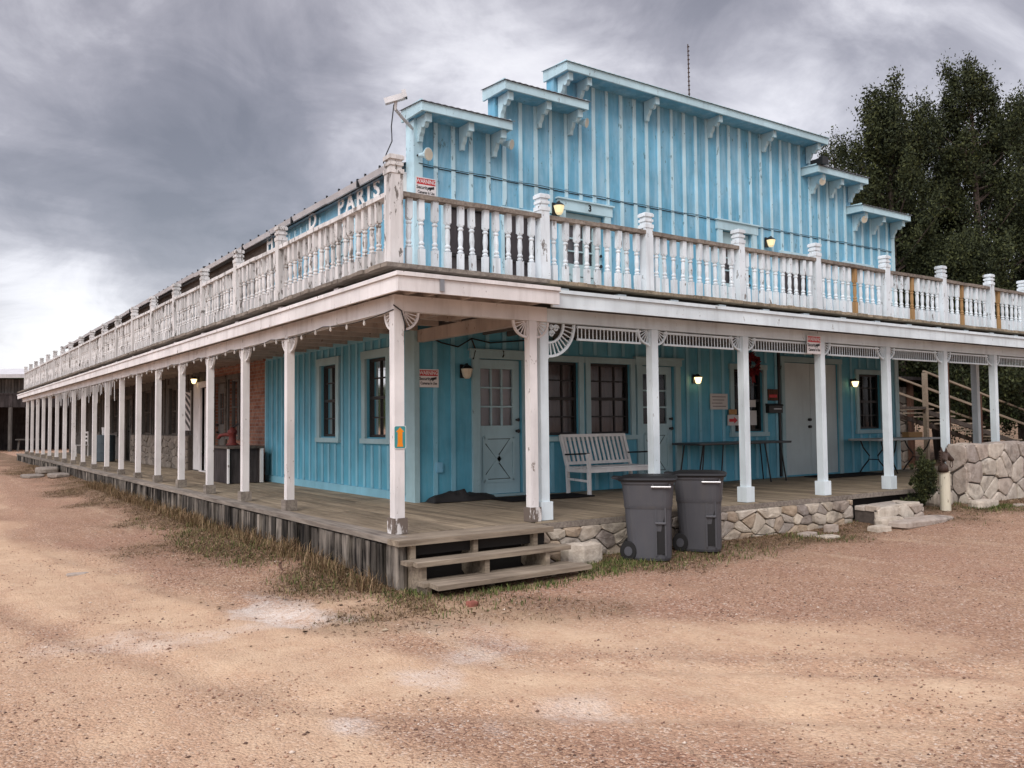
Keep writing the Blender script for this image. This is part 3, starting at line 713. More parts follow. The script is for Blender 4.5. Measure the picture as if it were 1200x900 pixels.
# fan bracket
def fan(mb, ax, sg, r=.2, z=2.36, off=.06, n=5, th=.03, w=.024, inner=False):
    def P(a, dz, t): 
        a = sg * (off + a)
        return (a, t, z + dz) if ax == 'x' else (t, a, z + dz)
    k = 10
    for rr, ww in ((r, w),) + (((r * .6, w * .8),) if inner else ()):
        ring = []
        for i in range(k):
            t0, t1 = math.pi / 2 * i / k, math.pi / 2 * (i + 1) / k
            q = [(rr * math.cos(t0), -rr * math.sin(t0)), (rr * math.cos(t1), -rr * math.sin(t1)), ((rr - ww) * math.cos(t1), -(rr - ww) * math.sin(t1)), ((rr - ww) * math.cos(t0), -(rr - ww) * math.sin(t0))]
            mb.prism([P(a, b, -th / 2) for a, b in q], Vector(P(0, 0, th / 2)) - Vector(P(0, 0, -th / 2)))
    s0 = r * .6 if inner else .03
    for i in range(n):
        t = math.pi / 2 * (i + .7) / (n + .4); a, b = math.cos(t), -math.sin(t)
        mb.bar(P(a * s0, b * s0, 0), P(a * (r - w * .5), b * (r - w * .5), 0), .01, th * .6, up=(0, 1, 0) if ax == 'x' else (1, 0, 0))
    if inner:
        for (ca, cb, cr) in ((.3, -.14, .1), (.14, -.3, .1), (.13, -.12, .07)):
            pts = [P(r * (ca + cr * (1 - j / 26) * math.cos(j * .5)), r * (cb + cr * (1 - j / 26) * math.sin(j * .5)), 0) for j in range(22)]
            mb.tube(pts, .011, 5)
    mb.bar(P(-.01, -r - .015, 0), P(-.01, 0.0, 0), .02, th, up=(0, 1, 0) if ax == 'x' else (1, 0, 0))
    return mb
def porch_post(x, y, mat, wdt, basemat, baseh, basew, axes, label=None):
    p = MB().box(x - wdt / 2, y - wdt / 2, baseh - .004, x + wdt / 2, y + wdt / 2, 2.362).build('porch_post', mat, porch, label, origin=(x, y, 0))
    MB().box(x - basew / 2, y - basew / 2, 0.005, x + basew / 2, y + basew / 2, baseh).build('base_block', basemat, p)
    for ax, sg in axes:
        b = MB(); fan(b, ax, sg, off=wdt / 2 + .012); b.v = [(q[0] + x, q[1] + y, q[2]) for q in b.v]; b.build('bracket', mat, p)
    return p
porch_post(0, 0, M['white'], .115, M['chip'], .17, .16, [('x', 1), ('y', 1)])
LY = [3.18 + 1.9075 * i for i in range(18)]
src = porch_post(0, LY[0], M['white'], .105, M['edge'], .15, .165, [('y', 1), ('y', -1)])
for y in LY[1:5]: dup(src, (0, y, 0))
src = porch_post(0, LY[5], M['white'], .105, M['edge'], .13, .16, [])
for y in LY[6:]: dup(src, (0, y, 0))
porch_post(1.77, 0, M['white'], .105, M['chip'], .17, .15, [('x', 1), ('x', -1)])
bp = porch_post(1.97, 0.06, M['cool'], .115, M['cool'], .22, .17, [], 'pale blue white post with a large fan bracket')
b = MB(); fan(b, 'x', 1, r=.42, off=.07, n=9, w=.03, inner=True); b.v = [(q[0] + 1.97, q[1] + .02, q[2]) for q in b.v]; b.build('fan_bracket', M['cool'], bp)
FX = [1.957 + 1.789 * i for i in range(1, 10)]
src = porch_post(FX[0], 0, M['cool'], .11, M['cool'], .22, .17, [('x', 1), ('x', -1)])
for x in FX[1:]: dup(src, (x, 0, 0))
MB().box(17.72, 2.85, 0, 17.86, 2.99, 2.7).build('back_post', M['cool'], porch)
MB().box(18.36, 3.94, -.4, 18.46, 4.04, 2.75).build('carport_post', M['brownpost'], porch)
# spandrels
for a, b in zip([2.46 + .02] + [x + .27 for x in FX[:-1]], [x - .27 for x in FX]):
    m = MB(); a2 = a if a < 3 else a - .06; b2 = b + .06
    m.box(a2, -.016, 2.318, b2, .016, 2.345); m.box(a2, -.016, 2.165, b2, .016, 2.19)
    n = int((b2 - a2) / .06)
    for i in range(n + 1):
        x = a2 + .01 + (b2 - a2 - .02) * i / n; m.box(x - .006, -.004, 2.191, x + .006, .004, 2.317)
    m.build('spandrel', M['cool'], porch)
MB().box(.24, -.517, 2.53, .29, -.502, 2.66).build('hinge_plate', M['metal'], porch)

# ================================================================== BALCONY RAILINGS
ZB = 2.842; ZR = 3.575
def baluster_mesh():
    m = MB(); w = .032
    m.box(-w, -w, 0, w, w, .20); m.box(-w, -w, .52, w, w, .733)
    pr = [(.020, .20), (.034, .212), (.034, .225), (.021, .238), (.032, .252), (.032, .266), (.022, .282), (.03, .36), (.026, .43), (.022, .455), (.033, .468), (.033, .482), (.021, .494), (.034, .508), (.034, .52)]
    m.lathe(pr, n=8); return m
def newel(parent, x, y, mat, w=.13, top=3.86):
    p = MB().box(x - w / 2, y - w / 2, ZB, x + w / 2, y + w / 2, top - .2).build('newel_post', mat, parent, origin=(x, y, ZB))
    m = MB(); h = top - .2
    for a, b, k in ((0, .05, 1.12), (.05, .085, .86), (.085, .12, 1.06), (.12, .15, .84), (.15, .19, 1.14), (.19, .202, 1.0)):
        m.box(x - w / 2 * k, y - w / 2 * k, h + a + .001, x + w / 2 * k, y + w / 2 * k, h + b)
    m.build('newel_cap', mat, p); p.rotation_euler = (random.uniform(-.012, .012), random.uniform(-.012, .012), random.uniform(-.04, .04)); return p
def railing(root, mat, cmat, pos, vertical_y, posts, bays, yellow=(), zt=0.0):
    rail = MB(); bot = MB()
    (x0, y0), (x1, y1) = bays[0][0], bays[-1][1]
    rg = random.Random(4)
    for (a, b) in bays:
        for i in range(2):
            p = Vector((*a, 0)).lerp(Vector((*b, 0)), i / 2 + (.0 if i else .0)); q = Vector((*a, 0)).lerp(Vector((*b, 0)), (i + 1) / 2)
            j0 = rg.uniform(-.008, .008); j1 = rg.uniform(-.008, .008)
            rail.bar((p.x, p.y, ZR + .03 + j0), (q.x, q.y, ZR + .03 + j1), .125, .05); 
        bot.bar((a[0], a[1], ZB - .015), (b[0], b[1], ZB - .015), .1, .03)
    rail.build('hand_rail', cmat, root)
    bot.build('bottom_rail', M['edge'], root)
    spots = []
    for (a, b) in bays:
        L = math.dist(a, b); n = max(2, int(round((L - .16) / pos)))
        for i in range(n):
            t = (.11 + (L - .22) * (i + .0) / (n - 1 if n > 1 else 1)) / L; spots.append((a[0] + (b[0] - a[0]) * t, a[1] + (b[1] - a[1]) * t))
    ys = {min(range(len(spots)), key=lambda i: math.dist(spots[i], q)) for q in yellow}
    proto = None; rest = MB(); base = baluster_mesh(); rg = random.Random(8)
    near = sorted(range(len(spots)), key=lambda i: math.dist(spots[i], (-4.2, -8.2)))[:100 - len(ys)]
    nearset = set(near) | ys; pyel = None
    for i, (x, y) in enumerate(spots):
        if i in nearset:
            if i in ys:
                if pyel is None:
                    mm = MB(); mm.add([(q[0] + x, q[1] + y, q[2] + ZB) for q in base.v], base.f); pyel = mm.build('baluster', M['yellow'], root, 'bare yellow wood baluster', origin=(x, y, ZB))
                else: dup(pyel, (x - WO[root][0], y - WO[root][1], ZB))
                continue
            if proto is None:
                mm = MB(); mm.add([(q[0] + x, q[1] + y, q[2] + ZB) for q in base.v], base.f); proto = mm.build('baluster', mat, root, origin=(x, y, ZB)); o = proto
            else: o = dup(proto, (x - WO[root][0], y - WO[root][1], ZB))
            o.rotation_euler = (rg.uniform(-.022, .022), rg.uniform(-.022, .022), rg.uniform(-.15, .15))
        else: rest.add([(q[0] + x, q[1] + y, q[2] + ZB) for q in base.v], base.f)
    if rest.f: prop(rest.build('balusters', mat, root), kind='stuff')
    return spots
rs = thing('balcony_railing', 'grimy white balustrade running back along the left side of the balcony', 'railing', (0, 0, 0), 'balustrades round the balcony')
ly = [-.1, 3.28] + [3.28 + 1.9075 * i for i in range(1, 18)]
newel(rs, -.08, -.1, M['white_rail'], .15, 4.0)
for y in ly[1:]: newel(rs, -.08, y, M['white_rail'], .125, 3.9)
railing(rs, M['white_rail'], M['white_rail'], .168, True, ly, [((-.08, ly[i] + .06), (-.08, ly[i + 1] - .06)) for i in range(len(ly) - 1)])
rf = thing('balcony_railing', 'blue white balustrade along the front edge of the balcony under the stepped facade', 'railing', (0, 0, 0), 'balustrades round the balcony')
fx = [-.08, 1.89, 3.58, 5.38, 7.14, 8.98, 10.76, 12.42, 13.78, 15.5, 17.2]
for x in fx[1:]: newel(rf, x, -.1, M['cool_rail'], .13, 3.87)
ysp = [(8.17, -.1), (9.85, -.1), (11.4, -.1), (12.75, -.1)]
railing(rf, M['cool_rail'], M['edge'], .152, False, fx, [((fx[i] + .06, -.1), (fx[i + 1] - .06, -.1)) for i in range(len(fx) - 1)], yellow=ysp)

# ================================================================== WOODEN STEPS
ws = thing('wooden_steps', 'weathered grey wooden steps leading up to the porch corner', 'steps', (.7, -.8, -.5))
for (x0, x1, y0, y1, z) in ((-.2, 1.74, -.80, -.53, -.19), (-.13, 1.8, -1.08, -.66, -.375)):
    m = MB(); mid = (y0 + y1) / 2
    m.prism([(x0, y0, z - .045), (x0 + .02, mid - .004, z - .045), (x0 + .02, mid - .004, z), (x0, y0, z)], (x1 - x0, .05, 0))
    m.prism([(x0 - .04, mid + .004, z - .043), (x0 - .04, y1, z - .043), (x0 - .04, y1, z - .002), (x0 - .04, mid + .004, z - .002)], (x1 - x0, .05, 0)); m.build('tread', M['step'], ws)
for x in (-.12, .62, 1.4):
    m = MB(); m.prism([(x, -.28, -.06), (x, -.52, -.06), (x, -.52, -.238), (x, -.74, -.238), (x, -.74, -.42), (x, -.86, -.422), (x, -.8, -.56), (x, -.55, -.56), (x, -.28, -.4)], (.055, 0, 0)); m.build('stringer', M['step'], ws)
m = MB(); m.box(-.06, -.45, -.17, 1.6, -.43, -.07); m.build('riser_board', M['dark'], ws)

# ================================================================== STONE WALLS, SLABS, ROCKS
m = MB(); P = lambda u, d, z: (u, -.2 - d, z)
stone_face(m, P, 1.66, 7.72, -.62, -.08, .118, 1.8, .010, .045, 31)
stone_face(m, lambda u, d, z: (7.72 + d, u, z), -.2, .2, -.62, -.08, .16, 1.3, .016, .04, 3)
m.box(1.64, -.185, -.7, 7.715, -.07, -.082, 1)
prop(m.build('stone_retaining_wall', [M['lime'], M['mortar']], origin=(4.6, -.15, -.6)), 'low rubble wall of pale limestone under the porch edge behind the bins', 'stone wall')
m = MB(); stone_face(m, lambda u, d, z: (u, -.45 - d, z), 10.75, 15.2, -.5, .7, .27, 1.35, .022, .035, 12)
stone_face(m, lambda u, d, z: (10.75 - d, u, z), -.45, -.1, -.5, .7, .36, 1.0, .03, .04, 13)
stone_face(m, lambda u, d, z: (u, -.45 + (z), .69 + d), 10.75, 15.2, 0, .34, .30, 1.6, .025, .03, 14)
m.box(10.76, -.44, -.6, 15.2, -.1, .685, 1)
prop(m.build('stone_pillar_wall', [M['lime2'], M['mortar']], origin=(12.8, -.3, -.5)), 'chest high wall of big pale fitted limestone blocks at the right', 'stone wall')
def slab(name, cx, cy, z0, w, d, h, label, cat, seed, mat='lime', n=14, group=None, rough=.12):
    rg = random.Random(seed); rings = []; a0 = rg.random()
    rad = [1 + rg.uniform(-rough, rough) for _ in range(n)]
    for k, zz in ((.9, 0), (1, .25), (1.0, .75), (.93, .97), (.5, 1.02)):
        r = []
        for i in range(n):
            t = 2 * math.pi * i / n; c, s = math.cos(t), math.sin(t); e = .55
            r.append((cx + w / 2 * k * rad[i] * math.copysign(abs(c) ** e, c), cy + d / 2 * k * rad[(i * 5) % n] * math.copysign(abs(s) ** e, s), z0 + h * zz + rg.uniform(-.02, .02) * h * 2))
        rings.append(r)
    m = MB(); m.loft(rings); return prop(m.build(name, M[mat], origin=(cx, cy, z0)), label, cat, group)
m = MB(); stone_face(m, lambda u, d, z: (u, -.62 - d, z), 7.78, 9.0, -.5, -.19, .13, 1.9, .012, .03, 44)
stone_face(m, lambda u, d, z: (u, -.62 + z, -.19 + d), 7.78, 9.0, 0, .4, .2, 1.7, .014, .025, 45); m.box(7.8, -.6, -.55, 9.0, -.22, -.195, 1)
prop(m.build('stone_step', [M['lime2'], M['mortar']], origin=(8.7, -.4, -.5)), 'upper stone step of fitted pale slabs against the porch edge', 'stone step')
slab('stone_slab', 8.45, -.88, G(8.4, -.9) - .03, 1.5, .42, .11, 'long flat pale slab lying in front of the upper stone step', 'stone slab', 3, 'lime2')
rk = [(6.2, -.52, .3, .18, .05, 'thin flat white rock in the grass below the rubble wall', 'lime2'), (6.78, -.5, .24, .15, .10, 'chunky pale rock at the foot of the rubble wall', 'lime2'), (7.45, -.85, .32, .2, .08, 'flat pale rock just left of the long stone slab', 'lime'),
      (6.35, -.75, .34, .2, .03, 'sunken grey flat rock nearest the gravel below the rubble wall', 'lime'), (10.75, -.72, .6, .25, .11, 'big brown-grey rock at the foot of the fitted block wall', 'lime'), (10.25, -.2, .5, .3, .22, 'broken rock behind the horse head post', 'lime'),
      (11.35, -1.0, .26, .13, .04, 'small white rock in the grass before the block wall', 'lime2'), (12.1, -1.25, .3, .16, .05, 'white rock nearest the right edge in the grass', 'lime2'), (-2.67, 2.68, .22, .12, .02, 'flat white stone lying alone on the dirt road', 'lime2'),
      (7.9, -.72, .5, .22, .14, 'grey broken rock tucked under the left end of the stone step', 'lime'), (2.15, -.45, .5, .25, .22, 'rough grey rock beside the end of the wooden steps', 'lime')]
for i, (x, y, w, d, h, lab, mt) in enumerate(rk): slab('rock', x, y, G(x, y) - .03, w, d, h + .03, lab, 'rock', 60 + i, mt, 11, 'loose rocks on the ground', .22)
slab('rock', -.02, -1.5, G(0, -1.5) - .03, .11, .085, .07, 'small red rock in the grass before the wooden steps', 'rock', 99, 'redrock', 9, 'loose rocks on the ground', .2)
slab('stepping_stone', -.62, 23.2, G(-.6, 23) - .02, .62, 1.3, .20, 'upper flat stone step at the far left porch edge', 'stone step', 5, 'cottage')
slab('stepping_stone', -1.15, 22.0, G(-1.1, 22) - .02, .6, 1.2, .10, 'lower flat stone step furthest from the left porch edge', 'stone step', 6, 'cottage')
slab('stepping_stone', -.62, 20.6, G(-.6, 20.5) - .02, .55, 1.3, .12, 'rough stone step nearest the camera on the left porch edge', 'stone step', 8, 'cottage')

# ================================================================== WHEELED BINS
def rrect(w, d, r, z, cx=0, cy=0, n=5, sh=None):
    pts = []
    for qx, qy, a0 in ((1, 1, 0), (-1, 1, 90), (-1, -1, 180), (1, -1, 270)):
        for i in range(n):
            t = R(a0 + 90 * i / (n - 1)); pts.append((cx + qx * (w / 2 - r) + r * math.cos(t), cy + qy * (d / 2 - r) + r * math.sin(t), z))
    return pts
def wheeled_bin(label, loc, rz):
    o = thing('wheeled_bin', label, 'bin', (0, 0, 0), 'wheeled bins beside the porch')
    m = MB(); lev = [(.0, .56, .55), (.03, .585, .58), (.45, .625, .62), (.62, .645, .64), (.64, .66, .66), (.66, .665, .665), (.88, .71, .70), (.90, .74, .73), (.925, .74, .73)]
    m.loft([rrect(w, d, .13, z, cx=(.02 if z < .3 else .0)) for z, w, d in lev])
    m.build('bin_body', M['bin'], o, smooth=False)
    m = MB()
    for z0, z1, w, d in ((.605, .640, .66, .655),): m.loft([rrect(w - .006, d - .006, .13, z0), rrect(w, d, .13, z0 + .01), rrect(w + .012, d + .012, .135, z1)])
    m.build('body_rim', M['bin'], o)
    # grab column on the side towards the camera; a black block paints its recess shade
    m = MB(); m.box(.105, -.325, .06, .125, -.27, .62); m.box(.235, -.325, .06, .255, -.27, .62); m.build('column_rib', M['bin'], o)
    m = MB(); m.box(.125, -.305, .08, .235, -.26, .60); m.build('column_shade_block', M['lid'], o)
    m = MB(); m.tube([(.11, -.335, .44), (.25, -.335, .44)], .016, 8); m.build('grab_bar', M['bin'], o)
    m = MB(); m.tube([(.06, -.385, .865), (.33, -.385, .865)], .014, 8)
    for x in (.08, .31): m.tube([(x, -.385, .865), (x, -.34, .89)], .014, 6)
    m.build('handle_bar', M['metal'], o)
    m = MB(); m.loft([rrect(.80, .78, .12, .926), rrect(.82, .80, .13, .945), rrect(.79, .76, .13, .965), rrect(.60, .56, .16, .988), rrect(.56, .52, .16, .984), rrect(.3, .3, .12, .99)])
    m.prism([(-.40, -.22, .93), (-.50, -.19, .945), (-.51, -.16, .97), (-.40, -.15, .965)], (0, .36, 0)); 
    m.build('bin_lid', M['lid'], o)
    for y in (-.275, .235):
        wl = MB(); wl.lathe([(.06, 0), (.108, .004), (.118, .015), (.118, .04), (.108, .052), (.06, .055)], n=18); wl.v = [(q[0] - .275, y - .03 + q[2], q[1] + .108) for q in wl.v]; w_ = wl.build('wheel', M['rubber'], o)
        h = MB(); h.lathe([(.015, 0), (.055, .0), (.06, .01)], n=12); h.v = [(q[0] - .275, (y - .034 + q[2]) if y < 0 else y + .028 + q[2], q[1] + .108) for q in h.v]; h.build('hub', M['bin'], w_)
    o.location = loc; o.rotation_euler = (0, 0, rz); o.scale = (.84, .82, 1.0); return o
wheeled_bin('dark grey wheeled bin nearest the wooden steps with its wheel showing', (3.04, -.62, G(3.04, -.62)), R(-47))
wheeled_bin('dark grey wheeled bin further right standing behind the other bin', (3.98, -.56, G(3.98, -.56)), R(-50))

# ================================================================== BENCH
be = thing('slatted_bench', 'white slatted wooden bench against the blue wall under the windows', 'bench', (0, 0, 0))
W = 1.38
for x in (0, W):
    m = MB(); m.bar((x, 0, 0), (x, .01, .66), .05, .05); m.build('leg', M['bench'], be)
    m = MB(); m.bar((x, .53, 0), (x, .55, .44), .05, .05); m.bar((x, .55, .43), (x, .72, .95), .045, .05, up=(1, 0, 0)); m.build('leg', M['bench'], be)
    m = MB(); m.bar((x, .0, .66), (x, .62, .63), .035, .025); m.build('armrest', M['black'], be)
    m = MB(); m.bar((x, .02, .22), (x, .53, .24), .03, .035); m.bar((x, .02, .385), (x, .53, .385), .03, .06); m.build('side_rail', M['bench'], be)
m = MB(); m.bar((0, .012, .385), (W, .012, .385), .04, .06); m.bar((0, .53, .385), (W, .53, .385), .03, .05); m.build('seat_rail', M['bench'], be)
m = MB()
for i in range(6): m.bar((.02, .05 + i * .088, .428), (W - .02, .05 + i * .088, .428), .06, .02)
m.build('seat', M['bench'], be)
m = MB(); m.bar((.0, .565, .49), (W, .565, .49), .03, .05); m.bar((0, .71, .935), (W, .71, .935), .03, .05)
for i in range(14):
    x = .07 + (W - .14) * i / 13; m.bar((x, .57, .5), (x, .705, .92), .05, .018, up=(1, 0, 0)) if 0 else m.bar((x, .572, .5), (x, .708, .92), .045, .016, up=(0, 1, 0))
m.build('backrest', M['bench'], be)
be.location = (4.55, 2.28, .004)

# ================================================================== TABLES
t1 = thing('folding_table', 'dark folding table with thin black legs against the wall by the double door', 'table', (0, 0, 0), 'folding tables on the porch')
m = MB(); m.loft([rrect(2.55, .7, .05, .725), rrect(2.56, .71, .05, .74), rrect(2.56, .71, .05, .765)]); m.build('tabletop', M['tabletop'], t1)
for x in (-1.05, -.55, .6, 1.05):
    for s in (-1, 1):
        m = MB(); m.tube([(x, s * .24, .725), (x + (.12 if x > 0 else -.12), s * .27, 0)], .014, 6); m.build('leg', M['black'], t1)
t1.location = (8.38, 2.66, .004)
t2 = thing('folding_table', 'pale topped folding table with bowed black legs at the end of the porch', 'table', (0, 0, 0), 'folding tables on the porch')
m = MB(); m.loft([rrect(2.4, .75, .05, .70), rrect(2.42, .77, .05, .71), rrect(2.42, .77, .05, .745)]); m.build('tabletop', M['tabletop2'], t2)
for x in (-.85, .85):
    for s in (-1, 1):
        m = MB(); m.tube([(x, s * .3, .70), (x, s * .24, .55), (x, s * .1, .38), (x, s * .12, .28), (x, s * .26, .12), (x, s * .34, 0)], .015, 6); m.build('leg', M['black'], t2)
    m = MB(); m.tube([(x, -.12, .3), (x, .12, .3)], .012, 6); m.build('brace', M['black'], t2)
# bowed legs read from the long side too
for x in (-.8,):
    for s in (-1, 1):
        m = MB(); m.tube([(x + s * .28, -.33, .70), (x + s * .22, -.33, .5), (x + s * .12, -.33, .34), (x + s * .16, -.33, .2), (x + s * .3, -.33, 0)], .015, 6); m.build('leg', M['black'], t2)
    m = MB(); m.tube([(x - .13, -.33, .3), (x + .13, -.33, .3)], .012, 6); m.build('brace', M['black'], t2)
t2.location = (13.55, 2.55, .004)
bx = thing('planter_box', 'small tan box with bare twigs on the pale folding table', 'box', (14.2, 2.55, .752))
m = MB(); m.box(13.95, 2.47, .75, 14.5, 2.63, .87); m.build('box_body', M['tan'], bx)
m = MB(); rg = random.Random(3)
for i in range(9): m.tube([(14.0 + i * .05, 2.55, .86), (14.0 + i * .05 + rg.uniform(-.1, .1), 2.55 + rg.uniform(-.05, .05), .86 + rg.uniform(.15, .5))], .006, 4)
m.build('twig', M['oldwood'], bx)

# ================================================================== SIGNS AND WALL FITTINGS
def warning_sign(label, P, w, h, lines=True):
    """P(u, v, d): u right, v up from centre, d outward -> world"""
    o = thing('warning_sign', label, 'sign', P(0, 0, 0), 'security camera warning signs')
    def bx(u0, v0, d0, u1, v1, d1, name, mat):
        m = MB(); c = [P(u, v, d) for d in (d0, d1) for v in (v0, v1) for u in (u0, u1)]
        m.add(c, [(0, 1, 3, 2), (4, 6, 7, 5), (0, 4, 5, 1), (2, 3, 7, 6), (0, 2, 6, 4), (1, 5, 7, 3)]); return m.build(name, mat, o)
    bx(-w / 2, -h / 2, 0, w / 2, h / 2, .008, 'panel', M['sign'])
    k = h / .27; tb = h / 2 - .10 * k
    bx(-w / 2 + .016, tb, .008, w / 2 - .016, h / 2 - .016, .0095, 'red_band', M['red'])
    text_mesh('WARNING', .078 * k, lambda x, y, z: P(x, y + (tb + h / 2 - .016) / 2, .011 + z), M['sign'], o, 'lettering', .0006, bold=.0016, xs=(w - .05) / (.345 * k))
    text_mesh('Security', .066 * k, lambda x, y, z: P(x - w * .17, y + tb - .044 * k, .010 + z), M['ink'], o, 'lettering', .0006, bold=.0014, xs=w / (.36 * k))
    text_mesh('Cameras In Use', .058 * k, lambda x, y, z: P(x, y + tb - .112 * k, .010 + z), M['ink'], o, 'lettering', .0006, bold=.0014, xs=w / (.455 * k))
    m = MB(); cx, cy = w * .25, tb - .042 * k
    for q in ([(-.05, .012), (.03, .024), (.03, -.012), (-.05, -.02)], [(.032, .03), (.05, .03), (.05, -.008), (.032, -.008)], [(-.02, -.018), (0, -.014), (-.01, -.035), (-.035, -.035)]):
        m.prism([P(cx + a * k * .95, cy + b * k, .009) for a, b in q], Vector(P(0, 0, .0012)) - Vector(P(0, 0, 0)))
    m.build('camera_symbol', M['ink'], o); return o
warning_sign('warning sign on the blue wall left of the lower door with its lamp', lambda u, v, d: (2.1 + u, DY - .028 - d, 1.84 + v), .34, .27)
warning_sign('warning sign on the upper facade behind the balcony rail corner', lambda u, v, d: (2.07 + u, DY - .034 - d, 4.72 + v), .35, .29)
warning_sign('warning sign nailed to the beam above a porch post', lambda u, v, d: (7.08 + u, -.075 - d, 2.31 + v), .34, .28)
ar = thing('arrow_sign', 'teal sign with an orange arrow pointing up on the corner post', 'sign', (0, -.066, 1.02))
def rbox(P, w, h, r, d0, d1):
    pts = [(p[0], p[1]) for p in rrect(w, h, r, 0)]; m = MB(); m.prism([P(a, b, d0) for a, b in pts], Vector(P(0, 0, d1)) - Vector(P(0, 0, d0))); return m
PA = lambda u, v, d: (.0 + u, -.0615 - d, 1.02 + v)
rbox(PA, .142, .245, .022, 0, .005).build('panel', M['sign'], ar); rbox(PA, .128, .231, .018, .005, .0065).build('teal_field', M['teal'], ar)
m = MB(); m.prism([PA(a, b, .0065) for a, b in [(0, .105), (.048, .055), (.028, .055), (.028, -.06), (.036, -.1), (-.036, -.1), (-.028, -.06), (-.028, .055), (-.048, .055)]], (0, -.0015, 0)); m.build('arrow', M['orange'], ar)
# big name letters under the left eave
nm = thing('hotel_name_sign', 'cream raised name letters on the blue wall under the left eave', 'sign', (DX - .05, 6.0, 4.7))
def letter(ch, y, z, s=.36): text_mesh(ch, s, lambda x, yy, zz: (DX - .06 - zz, y - x * 1.3, z + yy), M['letters'], nm, 'letter', .006, bold=.009)
for ch, y in zip('PARIS', (5.66, 5.27, 4.86, 4.54, 4.25)): letter(ch, y, 4.935, .40)
for ch, y in zip('HO', (9.28, 8.72)): letter(ch, y, 4.95, .42)
letter('D', 6.95, 4.95, .40)
# small papers and plaques round the office window
def plate(name, u0, z0, u1, z1, mat, label, cat, d=.03, th=.01):
    m = MB(); FB(m, u0, d, z0, u1, d + th, z1); return prop(m.build(name, mat, origin=(u0, DY - d, z0)), label, cat)
ps = thing('notice_board', 'pale wooden notice board with lines of writing left of the office window', 'sign', (8.45, DY - .03, 1.5))
m = MB(); FB(m, 8.2, .028, 1.38, 8.68, .042, 1.68); m.build('board', M['paper'], ps)
m = MB()
for i in range(4): FB(m, 8.24 + .02 * (i % 2), .043, 1.615 - i * .06, 8.63 - .05 * (i % 3), .0445, 1.625 - i * .06)
m.build('writing_line', M['ink'], ps)
asg = thing('arrow_notice', 'white paper notice with a red arrow pointing right', 'sign', (8.86, DY - .03, 1.17))
m = MB(); FB(m, 8.66, .045, 1.07, 9.02, .053, 1.27); m.build('paper_sheet', M['paper'], asg)
m = MB(); m.prism([FP(a, .054, b) for a, b in [(8.70, 1.2), (8.84, 1.2), (8.84, 1.235), (8.94, 1.17), (8.84, 1.105), (8.84, 1.14), (8.70, 1.14)]], (0, -.002, 0)); m.build('red_arrow', M['red'], asg)
plate('paper_notice', 8.98, 1.0, 9.16, 1.2, M['paper'], 'white sheet of paper tucked beside the red arrow notice', 'notice', .062, .003)
plate('card_notice', 8.70, 1.28, 8.92, 1.38, M['tan'], 'tan card above the red arrow notice', 'notice', .045)
plate('paper_notice', 9.42, 1.07, 9.62, 1.36, M['paper'], 'tall white paper in the lower half of the office window', 'notice', -.045, .004)
plate('paper_notice', 9.40, 1.43, 9.60, 1.57, M['paper'], 'small grey paper high in the office window', 'notice', -.045, .004)
pq = thing('wall_plaque', 'brown plaque with red lettering right of the office window', 'sign', (10.05, DY - .03, 1.66))
m = MB(); FB(m, 9.88, .028, 1.56, 10.18, .05, 1.79); m.build('board', M['brownpost'], pq)
m = MB(); FB(m, 9.91, .051, 1.62, 10.15, .053, 1.68); m.build('lettering_band', M['red'], pq)
mb_ = thing('mail_box', 'long black mail box on the wall under the brown plaque', 'mail box', (10.0, DY - .05, 1.4))
m = MB(); FB(m, 9.80, .028, 1.31, 10.22, .13, 1.45); m.prism([FP(9.79, .0285, 1.452), FP(9.79, .145, 1.452), FP(9.79, .135, 1.48), FP(9.79, .0285, 1.5)], (.44, 0, 0)); m.build('box_body', M['black'], mb_)
m = MB(); FB(m, 9.94, .131, 1.38, 10.18, .134, 1.4); m.build('slot_label', M['metal'], mb_)
wr = thing('ribbon_wreath', 'dark red ribbon wreath hanging over the office window', 'wreath', (9.35, DY - .1, 2.25))
m = MB(); rg = random.Random(6)
for i in range(150):
    t = rg.uniform(0, 6.283); r = .15 + rg.uniform(-.07, .07); p = Vector((9.35 + r * math.cos(t), DY - .09 - rg.uniform(0, .07), 2.26 + r * 1.1 * math.sin(t)))
    a = Vector((rg.uniform(-1, 1), rg.uniform(-1, 1), rg.uniform(-1, 1))).normalized() * .05; b = Vector((rg.uniform(-1, 1), rg.uniform(-1, 1), rg.uniform(-1, 1))).normalized() * .04
    m.add([p - a, p + b, p + a, p - b], [(0, 1, 2, 3)])
m.build('ribbon', M['wreath'], wr)
m = MB(); m.prism([(9.3, DY - .1, 2.12), (9.38, DY - .1, 2.12), (9.44, DY - .1, 1.9), (9.38, DY - .1, 1.93), (9.34, DY - .1, 1.88)], (0, -.01, 0)); m.build('bow', M['wreath'], wr)
